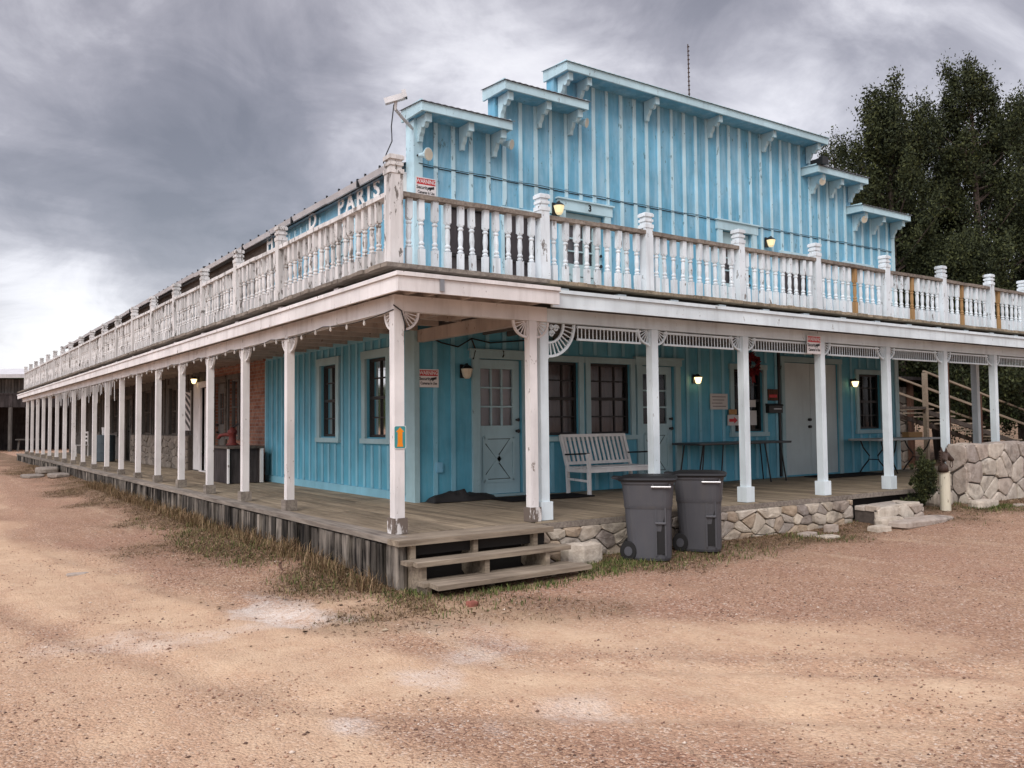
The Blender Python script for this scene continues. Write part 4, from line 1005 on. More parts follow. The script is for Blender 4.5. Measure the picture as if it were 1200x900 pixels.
# lamps
def lantern(label, P, mat, s=1.0):
    s *= .84
    o = thing('wall_lantern', label, 'lamp', P(0, 0, 0), 'wall lanterns of the hotel')
    def L(prof, cd, cz, name, mt, n=8):
        m = MB(); m.lathe([(r * s, z * s) for r, z in prof], n=n); m.v = [P(q[0], cd * s + q[1], cz * s + q[2]) for q in m.v]; return m.build(name, mt, o)
    m = MB(); m.prism([P(a * s, 0, b * s) for a, b in [(-.05, -.1), (.05, -.1), (.05, .1), (-.05, .1)]], Vector(P(0, .02 * s, 0)) - Vector(P(0, 0, 0)))
    m.tube([P(0, .02 * s, .04 * s), P(0, .08 * s, .1 * s), P(0, .12 * s, .06 * s)], .012 * s, 6); m.build('bracket', M['black'], o)
    L([(.035, -.09), (.06, -.06), (.085, .03), (.09, .05)], .12, -.02, 'lamp_glass', mat)
    L([(.095, .05), (.06, .085), (.02, .11), (.015, .13)], .12, -.02, 'lamp_cap', M['black'])
    return o
LF = lambda x, z: (lambda u, d, v: (x + u, DY - .03 - d, z + v))
LS = lambda y, z: (lambda u, d, v: (DX - .03 - d, y + u, z + v))
lantern('unlit cream lantern beside the lower blue door with nine panes', LF(2.70, 1.96), M['lampoff'], 1.25)
lantern('lit lantern right of the porch door by the bench', LF(7.78, 1.95), M['lampglow'])
lantern('lit lantern right of the double door', LF(12.72, 1.97), M['lampglow'])
lantern('yellow lantern left of the upstairs door numbered 3', LF(4.52, 4.72), M['lampyellow'], 1.25)
lantern('yellow lantern right of the upstairs door without number', LF(9.95, 4.77), M['lampyellow'], 1.2)
lantern('lit lantern over the white screen door on the left porch', LS(14.85, 2.36), M['lampglow'])
lantern('lit lantern furthest down the left porch', LS(29.5, 2.2), M['lampglow'])
def floodlight(label, p, aim, r=.085):
    o = thing('floodlight', label, 'lamp', p, 'floodlights on the facade'); p = Vector(p); d = Vector(aim).normalized()
    m = MB(); m.tube([p, p + d * .05, p + d * .1, p + d * .17, p + d * .18], [.03, .035, .05, r, r], 12); m.build('lamp_housing', M['trim'], o)
    m = MB(); m.tube([p + d * .181, p + d * .185], [r * .92, r * .9], 12); m.build('lamp_lens', M['lampoff'], o)
    m = MB(); m.tube([p, p + Vector((0, .06, .02)), p + Vector((0, .12, 0))], .015, 6); m.build('mount', M['black'], o); return o
floodlight('round floodlight on the left facade corner above the warning sign', (1.93, DY - .1, 5.17), (.35, -1, -.1), .1)
floodlight('round floodlight under the right end of the lowest left cornice', (3.42, DY - .1, 5.62), (.6, -1, -.3), .085)
floodlight('round floodlight under the right end of the second left cornice', (4.98, DY - .1, 6.27), (.6, -1, -.3), .085)
floodlight('round floodlight under the left end of the upper right cornice', (11.52, DY - .15, 6.24), (-.3, -1, -.3), .085)
floodlight('round floodlight under the left end of the lowest right cornice', (13.0, DY - .15, 5.62), (-.3, -1, -.3), .085)
m = MB(); m.box(11.17, 2.54, 6.485, 11.37, 2.63, 6.64); m.box(11.19, 2.631, 6.49, 11.35, 2.85, 6.61); m.tube([(11.3, 2.8, 6.56), (11.36, DY + .05, 6.55)], .02, 6)
prop(m.build('speaker_box', M['black'], origin=(11.3, 2.7, 6.45)), 'black box lamp fixed at the step of the right cornice', 'lamp')
sc = thing('security_camera', 'white security camera on an arm off the upper left facade corner', 'security camera', (1.35, 2.75, 5.78))
m = MB(); a = Vector((1.22, 2.71, 5.75)); b = Vector((1.45, 2.56, 5.83)); m.bar(a, b, .085, .08); m.bar(b + Vector((-.02, .01, .02)), b + Vector((.03, -.02, .035)), .1, .11); m.build('camera_body', M['camwhite'], sc)
m = MB(); m.bar(b + Vector((.012, -.008, .004)), b + Vector((.03, -.02, .01)), .08, .075); m.build('lens_hood', M['black'], sc)
m = MB(); m.tube([(1.36, 2.63, 5.77), (1.36, 2.66, 5.66), (1.6, 2.86, 5.62), (1.88, 3.1, 5.6)], .024, 8); m.build('arm', M['camwhite'], sc)
m = MB(); m.tube([(1.34, 2.66, 5.72), (1.31, 2.68, 5.4), (1.33, 2.7, 5.2), (1.24, 2.7, 5.0), (1.2, 2.72, 4.86)], .009, 5); m.build('camera_cord', M['black'], sc)
an = MB(); an.tube([(13.1, 8, 6.0), (13.1, 8, 9), (13.07, 8, 11.5)], [.024, .02, .015], 6)
for i in range(12): an.box(13.065, 7.975, 10.1 + i * .12, 13.105, 8.025, 10.125 + i * .12)
prop(an.build('antenna_mast', M['iron'], origin=(13.1, 8, 6)), 'thin brown antenna mast rising behind the top of the facade', 'antenna')

# ================================================================== THINGS ON THE PORCH
def mat_(x0, y0, x1, y1, rz, label):
    m = MB(); cx, cy = (x0 + x1) / 2, (y0 + y1) / 2; rg = random.Random(int(x0 * 10)); n = 12
    pts = rrect(x1 - x0, y1 - y0, .03, 0, cx, cy); m.prism([(p[0], p[1], .006) for p in pts], (0, 0, .014))
    o = m.build('door_mat', M['mat'], origin=(cx, cy, .006)); o.rotation_euler = (0, 0, rz); return prop(o, label, 'door mat', 'door mats on the porch')
mat_(3.0, 2.15, 4.55, 2.78, R(-3), 'black door mat in front of the lower door with nine panes')
mat_(10.7, 2.2, 12.8, 2.85, 0, 'long black door mat in front of the plain double door')
m = MB(); rg = np.random.RandomState(4); nx, ny = 26, 12; vs = []; fs = []
for j in range(ny):
    for i in range(nx):
        u, v = i / (nx - 1), j / (ny - 1); e = (math.sin(math.pi * v) ** .5) * (math.sin(math.pi * u) ** .4)
        h = (.06 + .16 * float(fbm(u * 5, v * 3, 1.3, 3, 8))) * e * (1.2 if u < .5 else .8)
        vs.append((2.0 + 1.15 * u, 2.72 + .3 * v + .03 * math.sin(u * 9), .008 + h))
for j in range(ny - 1):
    for i in range(nx - 1): fs.append((j * nx + i, j * nx + i + 1, (j + 1) * nx + i + 1, (j + 1) * nx + i))
m.add(vs, fs); prop(m.build('tarp_heap', M['tarp'], origin=(2.5, 2.85, .0)), 'crumpled black tarp heaped on the deck against the blue wall', 'tarp')
# pump and cistern box
cb = thing('wooden_cistern_box', 'dark wooden box against the brick wall under the red hand pump', 'box', (1.3, 9.7, 0))
m = MB(); m.box(.98, 9.17, .01, 1.62, 10.4, .70); m.build('box_body', M['plank'], cb)
m = MB(); m.box(.93, 9.1, .702, 1.68, 10.45, .75); m.build('box_lid', M['oldwood'], cb); m = MB(); m.box(1.6, 9.11, .01, 1.66, 9.165, .70); m.box(.94, 9.11, .01, .975, 9.165, .70); m.build('corner_strip', M['white'], cb)
hp = thing('hand_pump', 'old red cast iron hand pump standing on the dark wooden box', 'hand pump', (1.3, 10.0, .75))
m = MB(); m.lathe([(.13, .0), (.12, .03), (.075, .06), (.07, .22), (.09, .24), (.1, .3), (.06, .34), (.03, .38)], (1.3, 10.0, .752), 12); m.build('pump_body', M['pump'], hp, smooth=True)
m = MB(); m.tube([(1.3, 10.0, .97), (1.2, 9.9 + .2, .98), (1.12, 10.25, .96), (1.1, 10.3, .9)], [.045, .04, .035, .035], 8); m.build('spout', M['pump'], hp)
m = MB(); m.tube([(1.3, 10.0, 1.12), (1.36, 9.8, 1.2), (1.45, 9.62, 1.1), (1.5, 9.55, .85)], .018, 6); m.build('pump_handle', M['black'], hp)
m = MB(); SB(m, 15.5, .0245, 1.05, 16.2, .05, 2.12); bpole = m.build('striped_board', M['white'], origin=(DX - .05, 15.8, 1.5))
prop(bpole, 'white board with dark diagonal stripes on the left porch wall', 'sign')
m = MB()
for i in range(6):
    z = 1.05 + i * .2
    q = [(15.5, z), (16.2, z + .32), (16.2, z + .42), (15.5, z + .1)]; q = [(a, min(2.12, max(1.05, b))) for a, b in q]
    m.prism([SP(a, .0505, b) for a, b in q], (-.003, 0, 0))
m.build('stripe', M['black'], bpole)
br = thing('plastic_barrel', 'blue grey barrel standing far along the left porch', 'barrel', (1.15, 23.5, 0))
m = MB(); m.lathe([(.27, .006), (.3, .03), (.3, .3), (.31, .31), (.31, .34), (.3, .35), (.3, .6), (.31, .61), (.31, .64), (.3, .65), (.3, .86), (.27, .9)], (1.15, 23.5, 0), 18); m.build('barrel_body', M['barrel'], br)
m = MB(); m.lathe([(.02, 0), (.11, 0), (.13, .26), (.12, .26)], (1.15, 23.5, .9), 12); prop(m.build('white_bucket', M['camwhite'], origin=(1.15, 23.5, .9)), 'white bucket on top of the far barrel', 'bucket')
def chair(x, y, rz, label):
    o = thing('wooden_chair', label, 'chair', (0, 0, 0)); w = .22
    for sx in (-1, 1):
        for sy in (-1, 1): m = MB(); m.bar((sx * w, sy * w, 0), (sx * w, sy * w, .45 if sy < 0 else 1.0), .04, .04); m.build('leg', M['white'], o)
    m = MB(); m.box(-.25, -.25, .43, .25, .25, .46); m.build('seat', M['white'], o)
    m = MB()
    for z in (.6, .75, .92): m.box(-w + .02, w - .012, z, w - .02, w + .012, z + .07)
    m.build('backrest', M['white'], o); o.location = (x, y, .004); o.rotation_euler = (0, 0, rz); return o
chair(1.35, 30.2, R(-80), 'old pale wooden chair far along the left porch')
# string lights along the left beam
sl = thing('string_lights', 'string of small clear bulbs sagging under the left porch beam', 'string lights', (-.08, 8, 2.36))
pts = []; bulbs = []
n = 16; m = MB()
m.tube([(-.07, -.06, 2.42), (.02, -.075, 2.36), (.07, -.07, 2.2), (.1, .0, 2.16)], .008, 5)
allp = []
for k in range(n):
    y0, y1 = -.05 + k * 1.9, -.05 + (k + 1) * 1.9
    for i in range(8):
        t = i / 8; allp.append((-.066, y0 + (y1 - y0) * t, 2.372 - .045 * 4 * t * (1 - t)))
m.tube(allp, .006, 4); m.build('light_cord', M['black'], sl)
b0 = None
for k in range(3, len(allp), 2):
    x, y, z = allp[k]
    if b0 is None:
        mm = MB(); mm.lathe([(.009, .004), (.011, -.02), (.016, -.034), (.013, -.052), (.004, -.062)], (x, y, z), 7); b0 = mm.build('bulb', M['bulb'], sl, origin=(x, y, z))
    else: dup(b0, Vector((x, y, z)) - WO[sl])
ig = thing('icicle_garland', 'white hanging icicle strips under the far left porch beam', 'garland', (-.07, 18, 2.3))
m = MB(); rg = random.Random(2)
for i in range(46):
    y = 15.2 + i * .22; L = rg.uniform(.1, .5); x = -.075; z = 2.36 - rg.uniform(0, .06); dy = rg.uniform(-.05, .05)
    m = MB(); m.prism([(x, y, z), (x, y + .03, z), (x, y + .02 + dy, z - L), (x, y + dy, z - L)], (.012, 0, 0)); m.build('icicle', M['tin'], ig)
m = MB(); m.tube([(-.07, 15.1, 2.365), (-.07, 20, 2.355), (-.07, 25.5, 2.36)], .008, 5); m.build('garland_cord', M['tin'], ig)

# ================================================================== RIGHT SIDE
hh = thing('hitching_post', 'cream pipe hitching post topped by a dark iron horse head', 'hitching post', (10.31, -.55, -.35))
HX, HY = 9.83, -.55; g0 = G(HX, HY)
m = MB(); m.lathe([(.085, g0 - .05), (.082, .27), (.088, .275), (.088, .29)], (HX, HY, 0), 14); m.build('post_pipe', M['pipe'], hh)
m = MB(); prof = []
m.tube([(HX - .03, HY, .28), (HX - .04, HY, .38), (HX - .03, HY, .48), (HX + .02, HY, .555), (HX + .07, HY, .57)], [.085, .075, .068, .062, .055], 10)
m.tube([(HX + .0, HY, .56), (HX + .06, HY - .01, .55), (HX + .14, HY - .02, .50), (HX + .20, HY - .03, .47)], [.05, .06, .045, .036], 10)
m.build('horse_head', M['iron'], hh, smooth=True)
for s in (-1, 1):
    m = MB(); m.tube([(HX + .01, HY + s * .035, .6), (HX + .0, HY + s * .042, .64), (HX - .005, HY + s * .04, .69)], [.02, .018, .003], 6); m.build('ear', M['iron'], hh)
m = MB()
for i in range(8): m.prism([(HX - .06 - .05 * math.sin(i / 7 * 2.2), HY - .012, .3 + i * .04), (HX - .1 - .05 * math.sin(i / 7 * 2.2), HY - .012, .33 + i * .04), (HX - .03 - .03 * math.sin(i / 7 * 2.2), HY - .012, .37 + i * .04)], (0, .024, 0))
m.build('mane', M['iron'], hh)
m = MB(); m.tube([(HX + .17 + .045 * math.cos(t * .52), HY - .03, .40 + .055 * math.sin(t * .52)) for t in range(13)], .007, 5); m.build('ring', M['iron'], hh)
# outdoor stair
st = thing('outdoor_stair', 'open wooden stair with pale handrails rising behind the right end of the porch', 'stairs', (20, 5, 0))
def lin(x): return 1.46 - (x - 18.25) * .188           # line of the tread nosings
for y in (4.5, 5.6):
    m = MB(); m.bar((18.2, y, lin(18.2) + .98), (25, y, lin(25) + .98), .06, .05); m.build('hand_rail', M['stairw'], st)
    m = MB(); m.bar((18.2, y, lin(18.2) + .55), (25, y, lin(25) + .55), .04, .06); m.build('middle_rail', M['stairw'], st)
    for x in (18.25, 21.1, 24.2): m = MB(); m.box(x - .05, y - .055, -.4, x + .05, y + .055, lin(x) + .95); m.build('rail_post', M['stairw' if x < 19 else 'brownpost'], st)
    m = MB(); m.bar((18.2, y, lin(18.2) - .1), (25, y, lin(25) - .1), .05, .12); m.build('stringer', M['oldwood'], st)
for i in range(12): m = MB(); x = 18.4 + i * .55; m.box(x, 4.53, lin(x) - .02, x + .32, 5.57, lin(x) + .02); m.build('tread', M['stairw'], st)
m = MB(); m.box(16.6, 4.45, 1.43, 18.3, 5.65, 1.49); m.build('landing', M['oldwood'], st)
# stone shed behind the porch end
sd = thing('stone_shed', 'dim stone shed wall standing behind the end of the porch', 'shed', (19, 8, -.4))
m = MB(); stone_face(m, lambda u, d, z: (u, 7.4 - d, z), 15.5, 22.4, -.4, 2.2, .24, 1.9, .03, .05, 71); m.box(15.5, 7.42, -.5, 22.4, 11, 2.2, 1); m.build('stone_wall', [M['cottage'], M['mortar']], sd)
m = MB()
for i in range(5): m.box(15.7 + i * 1.6, 7.15, -.4, 15.85 + i * 1.6, 7.3, 2.4)
m.build('wall_post', M['brownpost'], sd)
m = MB(); m.box(15.2, 6.9, 2.4, 22.8, 11.2, 2.5); m.build('roof', M['plank'], sd)

# ================================================================== BARN AT THE FAR LEFT
bn = thing('wooden_barn', 'dark weathered wooden barn with an open front at the far left', 'barn', (-3, 56, -.3))
m = MB(); rg = random.Random(9); x = -10.0
while x < 6.0:
    m.box(x, 55 + rg.uniform(-.02, .02), 2.5, x + .22, 55.05, 3.35 + rg.uniform(-.02, .02)); x += .23
m.build('plank_front', M['plank'], bn)
m = MB(); x = -10.0
while x < 6.0:
    m.box(x, 55.3 + rg.uniform(-.03, .03), 3.36, x + .15, 55.34, 4.3); x += .18
m.build('slatted_gable', M['greywall'], bn)
m = MB(); m.box(-10, 54.96, 3.3, 6, 55.34, 3.4); m.build('ledge', M['plank'], bn)
m = MB(); m.add([(-10.4, 54.4, 4.15), (6.4, 54.4, 4.72), (6.4, 63, 5.6), (-10.4, 63, 5.0)], [(0, 1, 2, 3)]); m.prism([(-10.4, 54.4, 3.98), (6.4, 54.4, 4.52), (6.4, 54.4, 4.76), (-10.4, 54.4, 4.2)], (0, .06, 0)); m.build('roof', M['gutter'], bn)
m = MB(); m.box(-10, 60, -.5, 6, 60.1, 4.6); m.box(-10.1, 55, -.5, -10, 60, 4.4); m.box(6, 55, -.5, 6.1, 60, 4.6); m.build('back_wall', M['plank'], bn)
for x in (-8, -4.6, -1.9, .93, 4): m = MB(); m.tube([(x, 55.1, G(x, 55) - .1), (x, 55.1, 2.5)], .12, 8); m.build('barn_post', M['greywall'], bn)
bb = thing('plank_table', 'rough plank table standing under the open barn front', 'table', (1.9, 55, -.3)); zz = G(2, 54.5)
m = MB(); m.box(1.2, 54.2, zz + .72, 2.8, 54.8, zz + .8); m.build('tabletop', M['greywall'], bb)
for x in (1.3, 2.7): m = MB(); m.bar((x, 54.5, zz), (x + .1, 54.5, zz + .72), .1, .1); m.build('leg', M['greywall'], bb)

# ================================================================== GROUND
def axis(segs):
    out = []
    for a, b, s in segs:
        n = max(1, int(round((b - a) / s))); out += [a + (b - a) * i / n for i in range(n)]
    return out + [segs[-1][1]]
xs = axis([(-900, -200, 140), (-200, -60, 35), (-60, -20, 8), (-20, -7, 1.0), (-7, 14.5, .075), (14.5, 24, .6), (24, 60, 6), (60, 200, 35), (200, 900, 140)])
ys = axis([(-900, -200, 140), (-200, -60, 35), (-60, -20, 8), (-20, -7.5, 1.0), (-7.5, 7, .075), (7, 20, .2), (20, 60, .8), (60, 200, 20), (200, 900, 140)])
X, Y = np.meshgrid(np.array(xs), np.array(ys)); Z = gz(X, Y)
def seg_d(px, py, pts):
    d = np.full(np.shape(px), 1e9)
    for (ax, ay), (bx_, by) in zip(pts[:-1], pts[1:]):
        vx, vy = bx_ - ax, by - ay; t = np.clip(((px - ax) * vx + (py - ay) * vy) / (vx * vx + vy * vy), 0, 1)
        d = np.minimum(d, np.hypot(px - ax - vx * t, py - ay - vy * t))
    return d
def masks(px, py):
    wob = fbm(px, py, .7, 4, 21) - .5; wob2 = fbm(px, py, 2.2, 4, 33) - .5
    s1 = .95 - .95 * sstep(.15, 1.1, seg_d(px, py, [(-2.0, 60), (-3.2, 20), (-3.6, 6), (-2.9, 2.0), (-2.2, -1.0), (-1.5, -3.3), (0, -4.8), (2.5, -6.2)]) + wob * 1.3)
    s2 = .8 - .8 * sstep(.1, .9, seg_d(px, py, [(-5, 60), (-5.6, 20), (-5.4, 6), (-4.3, 0), (-3.2, -2.4), (-2.2, -5)]) + wob * 1.3)
    s3 = .85 * (1 - sstep(.15, .9, seg_d(px, py, [(-2.3, -.8), (-1.2, -.9), (-.6, -1.6), (0, -2.6), (.9, -3.5), (1.8, -4.6)]) + wob * 1.2))
    sand = np.clip(np.maximum(np.maximum(s1, s2), s3) + .75 * wob2 + .25 * wob, 0, 1)
    lime = np.zeros(np.shape(px))
    for cx, cy, rx, ry, a in ((-1.5, -.5, .33, .6, .95), (-2.2, -3.75, .2, .35, .75), (-1.45, -3.25, .3, .3, .5), (-.9, -3.0, .4, .35, .5), (-1.15, -4.3, .35, .3, .4), (-2.3, -1.05, .6, .3, .4), (-3.0, -.9, .5, .25, .3), (-.5, -2.1, .4, .3, .2)):
        lime = np.maximum(lime, a * (1 - sstep(.45, 1.15, np.hypot((px - cx) / rx, (py - cy) / ry) + wob2 * 3.2 + wob * .8)))
    gl = (1 - sstep(.5, 1.95, -px + wob * 2.4 + wob2 * .8)) * sstep(-1.0, .3, py) * (px < .3)
    gf = (1 - sstep(.35, 1.1, -py - .25 + wob * 1.5)) * (px > -.6) * (py < .4) * sstep(-.9, -.2, px) * .9
    gr = (1 - sstep(.3, 1.0, np.hypot((px - 11.5) / 4.2, (py + .9) / 1.15) + wob * 1.3))
    gt = .5 * (1 - sstep(.2, .7, seg_d(px, py, [(-.8, -1.5), (.3, -1.9), (.9, -2.3)]) + wob * 1.1))
    far = np.maximum(sstep(26, 60, np.hypot(px, py - 20)) * .6, sstep(13.8, 15.5, px + .6 * wob) * sstep(-.2, 1.2, py))  # second term darkens the ground behind the porch end as painted shade
    grass = np.clip(np.maximum.reduce([gl, gf, gr, gt, far]) + .3 * wob2 * (gl + gf + gr > .05), 0, 1)
    return sand, lime, grass
S_, L_, G_ = masks(X, Y)
nxg, nyg = len(xs), len(ys)
me = bpy.data.meshes.new('ground'); nv = nxg * nyg
me.vertices.add(nv); me.vertices.foreach_set('co', np.stack([X, Y, Z], -1).astype(np.float32).ravel())
idx = np.arange(nv).reshape(nyg, nxg); q = np.stack([idx[:-1, :-1], idx[:-1, 1:], idx[1:, 1:], idx[1:, :-1]], -1).reshape(-1, 4)
me.loops.add(q.size); me.loops.foreach_set('vertex_index', q.ravel().astype(np.int32)); me.polygons.add(len(q)); me.polygons.foreach_set('loop_start', (np.arange(len(q)) * 4).astype(np.int32))
me.update(calc_edges=True)
ca = me.color_attributes.new('soil_mask', 'FLOAT_COLOR', 'POINT'); ca.data.foreach_set('color', np.stack([S_, L_, G_, np.ones_like(S_)], -1).astype(np.float32).ravel())
me.polygons.foreach_set('use_smooth', [True] * len(me.polygons))
m, nt, b = newmat('pink_gravel_ground'); n = N(nt); c0 = n.coord()
at = n.node('ShaderNodeAttribute', attribute_name='soil_mask'); sp = n.node('ShaderNodeSeparateColor'); n.link(at.outputs['Color'], sp.inputs[0])
cr = n.coord((2.6, .34, 1), loc=(0, 0, 0)); cr_m = [k for k in nt.nodes if k.type == 'MAPPING'][-1]; cr_m.inputs['Rotation'].default_value = (0, 0, R(14)); ntk = n.noise(cr, 1.0, 7, .62, .4); n1 = n.noise(c0, .55, 6, .6, .3); n2 = n.noise(c0, 3.2, 7, .65); n3 = n.noise(c0, 24, 5, .7); n4 = n.noise(c0, 85, 3, .7)
vo = n.node('ShaderNodeTexVoronoi'); vo.inputs['Scale'].default_value = 60; n.link(c0, vo.inputs['Vector']); vo2 = n.node('ShaderNodeTexVoronoi'); vo2.inputs['Scale'].default_value = 125; n.link(c0, vo2.inputs['Vector'])
gravel = n.mix(n.ramp(n1, [(.34, 0), (.66, 1)]), (.505, .295, .20), (.54, .35, .23))
spk = n.node('ShaderNodeSeparateColor'); n.link(vo.outputs['Color'], spk.inputs[0]); spk2 = n.node('ShaderNodeSeparateColor'); n.link(vo2.outputs['Color'], spk2.inputs[0])
gravel = n.mix(n.ramp(spk.outputs[0], [(0, 1), (.25, .6), (.5, 0), (1, 0)]), gravel, (.24, .135, .09)); gravel = n.mix(n.ramp(spk.outputs[1], [(.8, 0), (.9, .8)]), gravel, (.74, .60, .49))
gravel = n.mix(n.ramp(n2, [(.52, 0), (.72, .45)]), gravel, (.34, .215, .145))
gravel = n.mix(n.ramp(spk2.outputs[0], [(0, .8), (.45, 0), (1, 0)]), gravel, (.28, .16, .11))
sandc = n.mix(n.ramp(n2, [(.3, 0), (.7, 1)]), (.56, .385, .25), (.655, .485, .33)); sandc = n.mix(n.ramp(n3, [(.48, 0), (.72, .5)]), sandc, (.40, .25, .16)); sandc = n.mix(n.ramp(spk.outputs[2], [(0, .5), (.12, 0), (1, 0)]), sandc, (.36, .22, .145)); sandc = n.mix(n.ramp(spk2.outputs[1], [(0, .3), (.35, 0), (1, 0)]), sandc, (.47, .31, .195))
sf = n.math('MULTIPLY', sp.outputs[0], n.ramp(n.math('ADD', n.math('MULTIPLY', n2, .6), n.math('MULTIPLY', n3, .4)), [(.3, .55), (.6, 1)]))
c = n.mix(sf, gravel, sandc); c = n.mix(n.ramp(ntk, [(.50, 0), (.68, .36)]), c, (.42, .25, .165)); c = n.mix(n.ramp(ntk, [(.30, .5), (.44, 0)]), c, (.64, .475, .33))
c = n.mix(n.math('MULTIPLY', sp.outputs[1], n.ramp(n.math('ADD', n.math('MULTIPLY', n3, .5), n.math('MULTIPLY', n2, .5)), [(.42, .12), (.6, 1)])), c, (.76, .68, .61))
litter = n.mix(n.ramp(n3, [(.35, 0), (.65, 1)]), (.075, .052, .03), (.22, .15, .09))  # leaf litter colour, also the painted shade behind the porch end
gf_ = n.math('MULTIPLY', sp.outputs[2], n.ramp(n.math('ADD', n.math('MULTIPLY', n2, .5), n.math('MULTIPLY', n3, .5)), [(.38, .35), (.58, 1)]))
c = n.mix(gf_, c, litter)
n.link(c, b.inputs['Base Color']); b.inputs['Roughness'].default_value = .95; b.inputs['Specular IOR Level'].default_value = .12
hh_ = n.math('ADD', n.math('ADD', n.math('MULTIPLY', n3, .8), n.math('MULTIPLY', n4, .35)), n.math('MULTIPLY', vo.outputs['Distance'], -.9))
hh_ = n.math('MULTIPLY', hh_, n.math('SUBTRACT', 1.15, n.math('MULTIPLY', sp.outputs[0], .65)))
n.bump(hh_, b, .9, .025)
me.materials.append(m); go = bpy.data.objects.new('ground', me); COL.objects.link(go); prop(go, kind='structure')
# hill ridge
m = MB(); nn = 160
hm, nt, b = newmat('far_wooded_hill'); n = N(nt); c0 = n.coord(); f = n.noise(c0, .12, 8, .75)
n.link(n.mix(n.ramp(f, [(.35, 0), (.65, 1)]), (.012, .018, .008), (.06, .075, .03)), b.inputs['Base Color']); b.inputs['Roughness'].default_value = 1; b.inputs['Specular IOR Level'].default_value = 0
n.bump(f, b, 1, 3)
rows = []
for r, (dist, hf) in enumerate(((300, 0), (330, .75), (350, 1), (420, .9), (520, 0))):
    row = []
    for i in range(nn + 1):
        a = R(-75 + 150 * i / nn); h = 19 + 6 * float(fbm(a * 5, 1, 1.0, 3, 2)) - 8 * abs(a) + 2.2 * float(fbm(a * 160 + r * 7, r, 1.0, 3, 6)) - 2 + (2.0 if a < .1 else 0)
        row.append((dist * math.sin(a), dist * math.cos(a), -2 + max(3, h) * hf))
    rows.append(row)
vs = [p for r in rows for p in r]; fs = [(r * (nn + 1) + i, r * (nn + 1) + i + 1, (r + 1) * (nn + 1) + i + 1, (r + 1) * (nn + 1) + i) for r in range(4) for i in range(nn)]
m.add(vs, fs); prop(m.build('hill', hm), kind='structure')

# gravel, litter and grass
def np_obj(name, verts, faces, mat, tint=None, kind='stuff'):
    me = bpy.data.meshes.new(name); verts = np.asarray(verts, np.float32); faces = np.asarray(faces, np.int32); k = faces.shape[1]
    me.vertices.add(len(verts)); me.vertices.foreach_set('co', verts.ravel()); me.loops.add(faces.size); me.loops.foreach_set('vertex_index', faces.ravel())
    me.polygons.add(len(faces)); me.polygons.foreach_set('loop_start', np.arange(len(faces), dtype=np.int32) * k); me.update(calc_edges=True)
    if tint is not None:
        ca = me.attributes.new('tint', 'FLOAT', 'POINT'); ca.data.foreach_set('value', np.asarray(tint, np.float32))
    me.materials.append(mat); return me
rs_ = np.random.RandomState(12)
def scatter(n, x0, x1, y0, y1): return rs_.uniform(x0, x1, n), rs_.uniform(y0, y1, n)
def visible_pref(px, py, ref=3.4):
    d = np.hypot(px + 4.23, py + 8.21); return np.clip((ref / np.maximum(d, 1)) ** 1.2, 0, 1)
px, py = scatter(420000, -7, 13, -7.6, 6)
sa, li, gr = masks(px, py); cl = fbm(px, py, 1.1, 4, 77)
keep = rs_.rand(len(px)) < visible_pref(px, py) * np.clip(.2 + 1.5 * sstep(.40, .66, cl), 0, 1) * (1 - .6 * sa) * (1 - .6 * gr)
keep &= ~((px > -.2) & (py > -.15))
px, py = px[keep], py[keep]; npb = len(px)
sz = np.exp(rs_.normal(-5.1, .45, npb)); sz = np.clip(sz, .0028, .02)
base = np.array([(1, 0, 0), (0, 1, 0), (-1, 0, 0), (0, -1, 0), (0, 0, .8), (0, 0, -.8)], float)
bv = base[None] * rs_.uniform(.6, 1.25, (npb, 6, 1)); ang = rs_.uniform(0, 6.283, npb); ca_, sa_ = np.cos(ang), np.sin(ang)
bx_ = bv[..., 0] * ca_[:, None] - bv[..., 1] * sa_[:, None]; by_ = (bv[..., 0] * sa_[:, None] + bv[..., 1] * ca_[:, None]) * .8; bz_ = bv[..., 2] * .65
V = np.stack([px[:, None] + bx_ * sz[:, None], py[:, None] + by_ * sz[:, None], gz(px, py)[:, None] + .003 + bz_ * sz[:, None]], -1).reshape(-1, 3)
of = np.array([(0, 1, 4), (1, 2, 4), (2, 3, 4), (3, 0, 4), (1, 0, 5), (2, 1, 5), (3, 2, 5), (0, 3, 5)]); F = (of[None] + (np.arange(npb) * 6)[:, None, None]).reshape(-1, 3)
gm, nt, b = newmat('pink_granite_pebbles'); n = N(nt); g = n.node('ShaderNodeNewGeometry')
n.link(n.ramp(g.outputs['Random Per Island'], [(0, (.09, .055, .04)), (.2, (.2, .11, .075)), (.6, (.43, .26, .175)), (.9, (.5, .36, .26)), (1, (.66, .56, .47))]), b.inputs['Base Color']); b.inputs['Roughness'].default_value = .9
o = bpy.data.objects.new('gravel', np_obj('gravel', V, F, gm)); COL.objects.link(o); prop(o, kind='stuff')
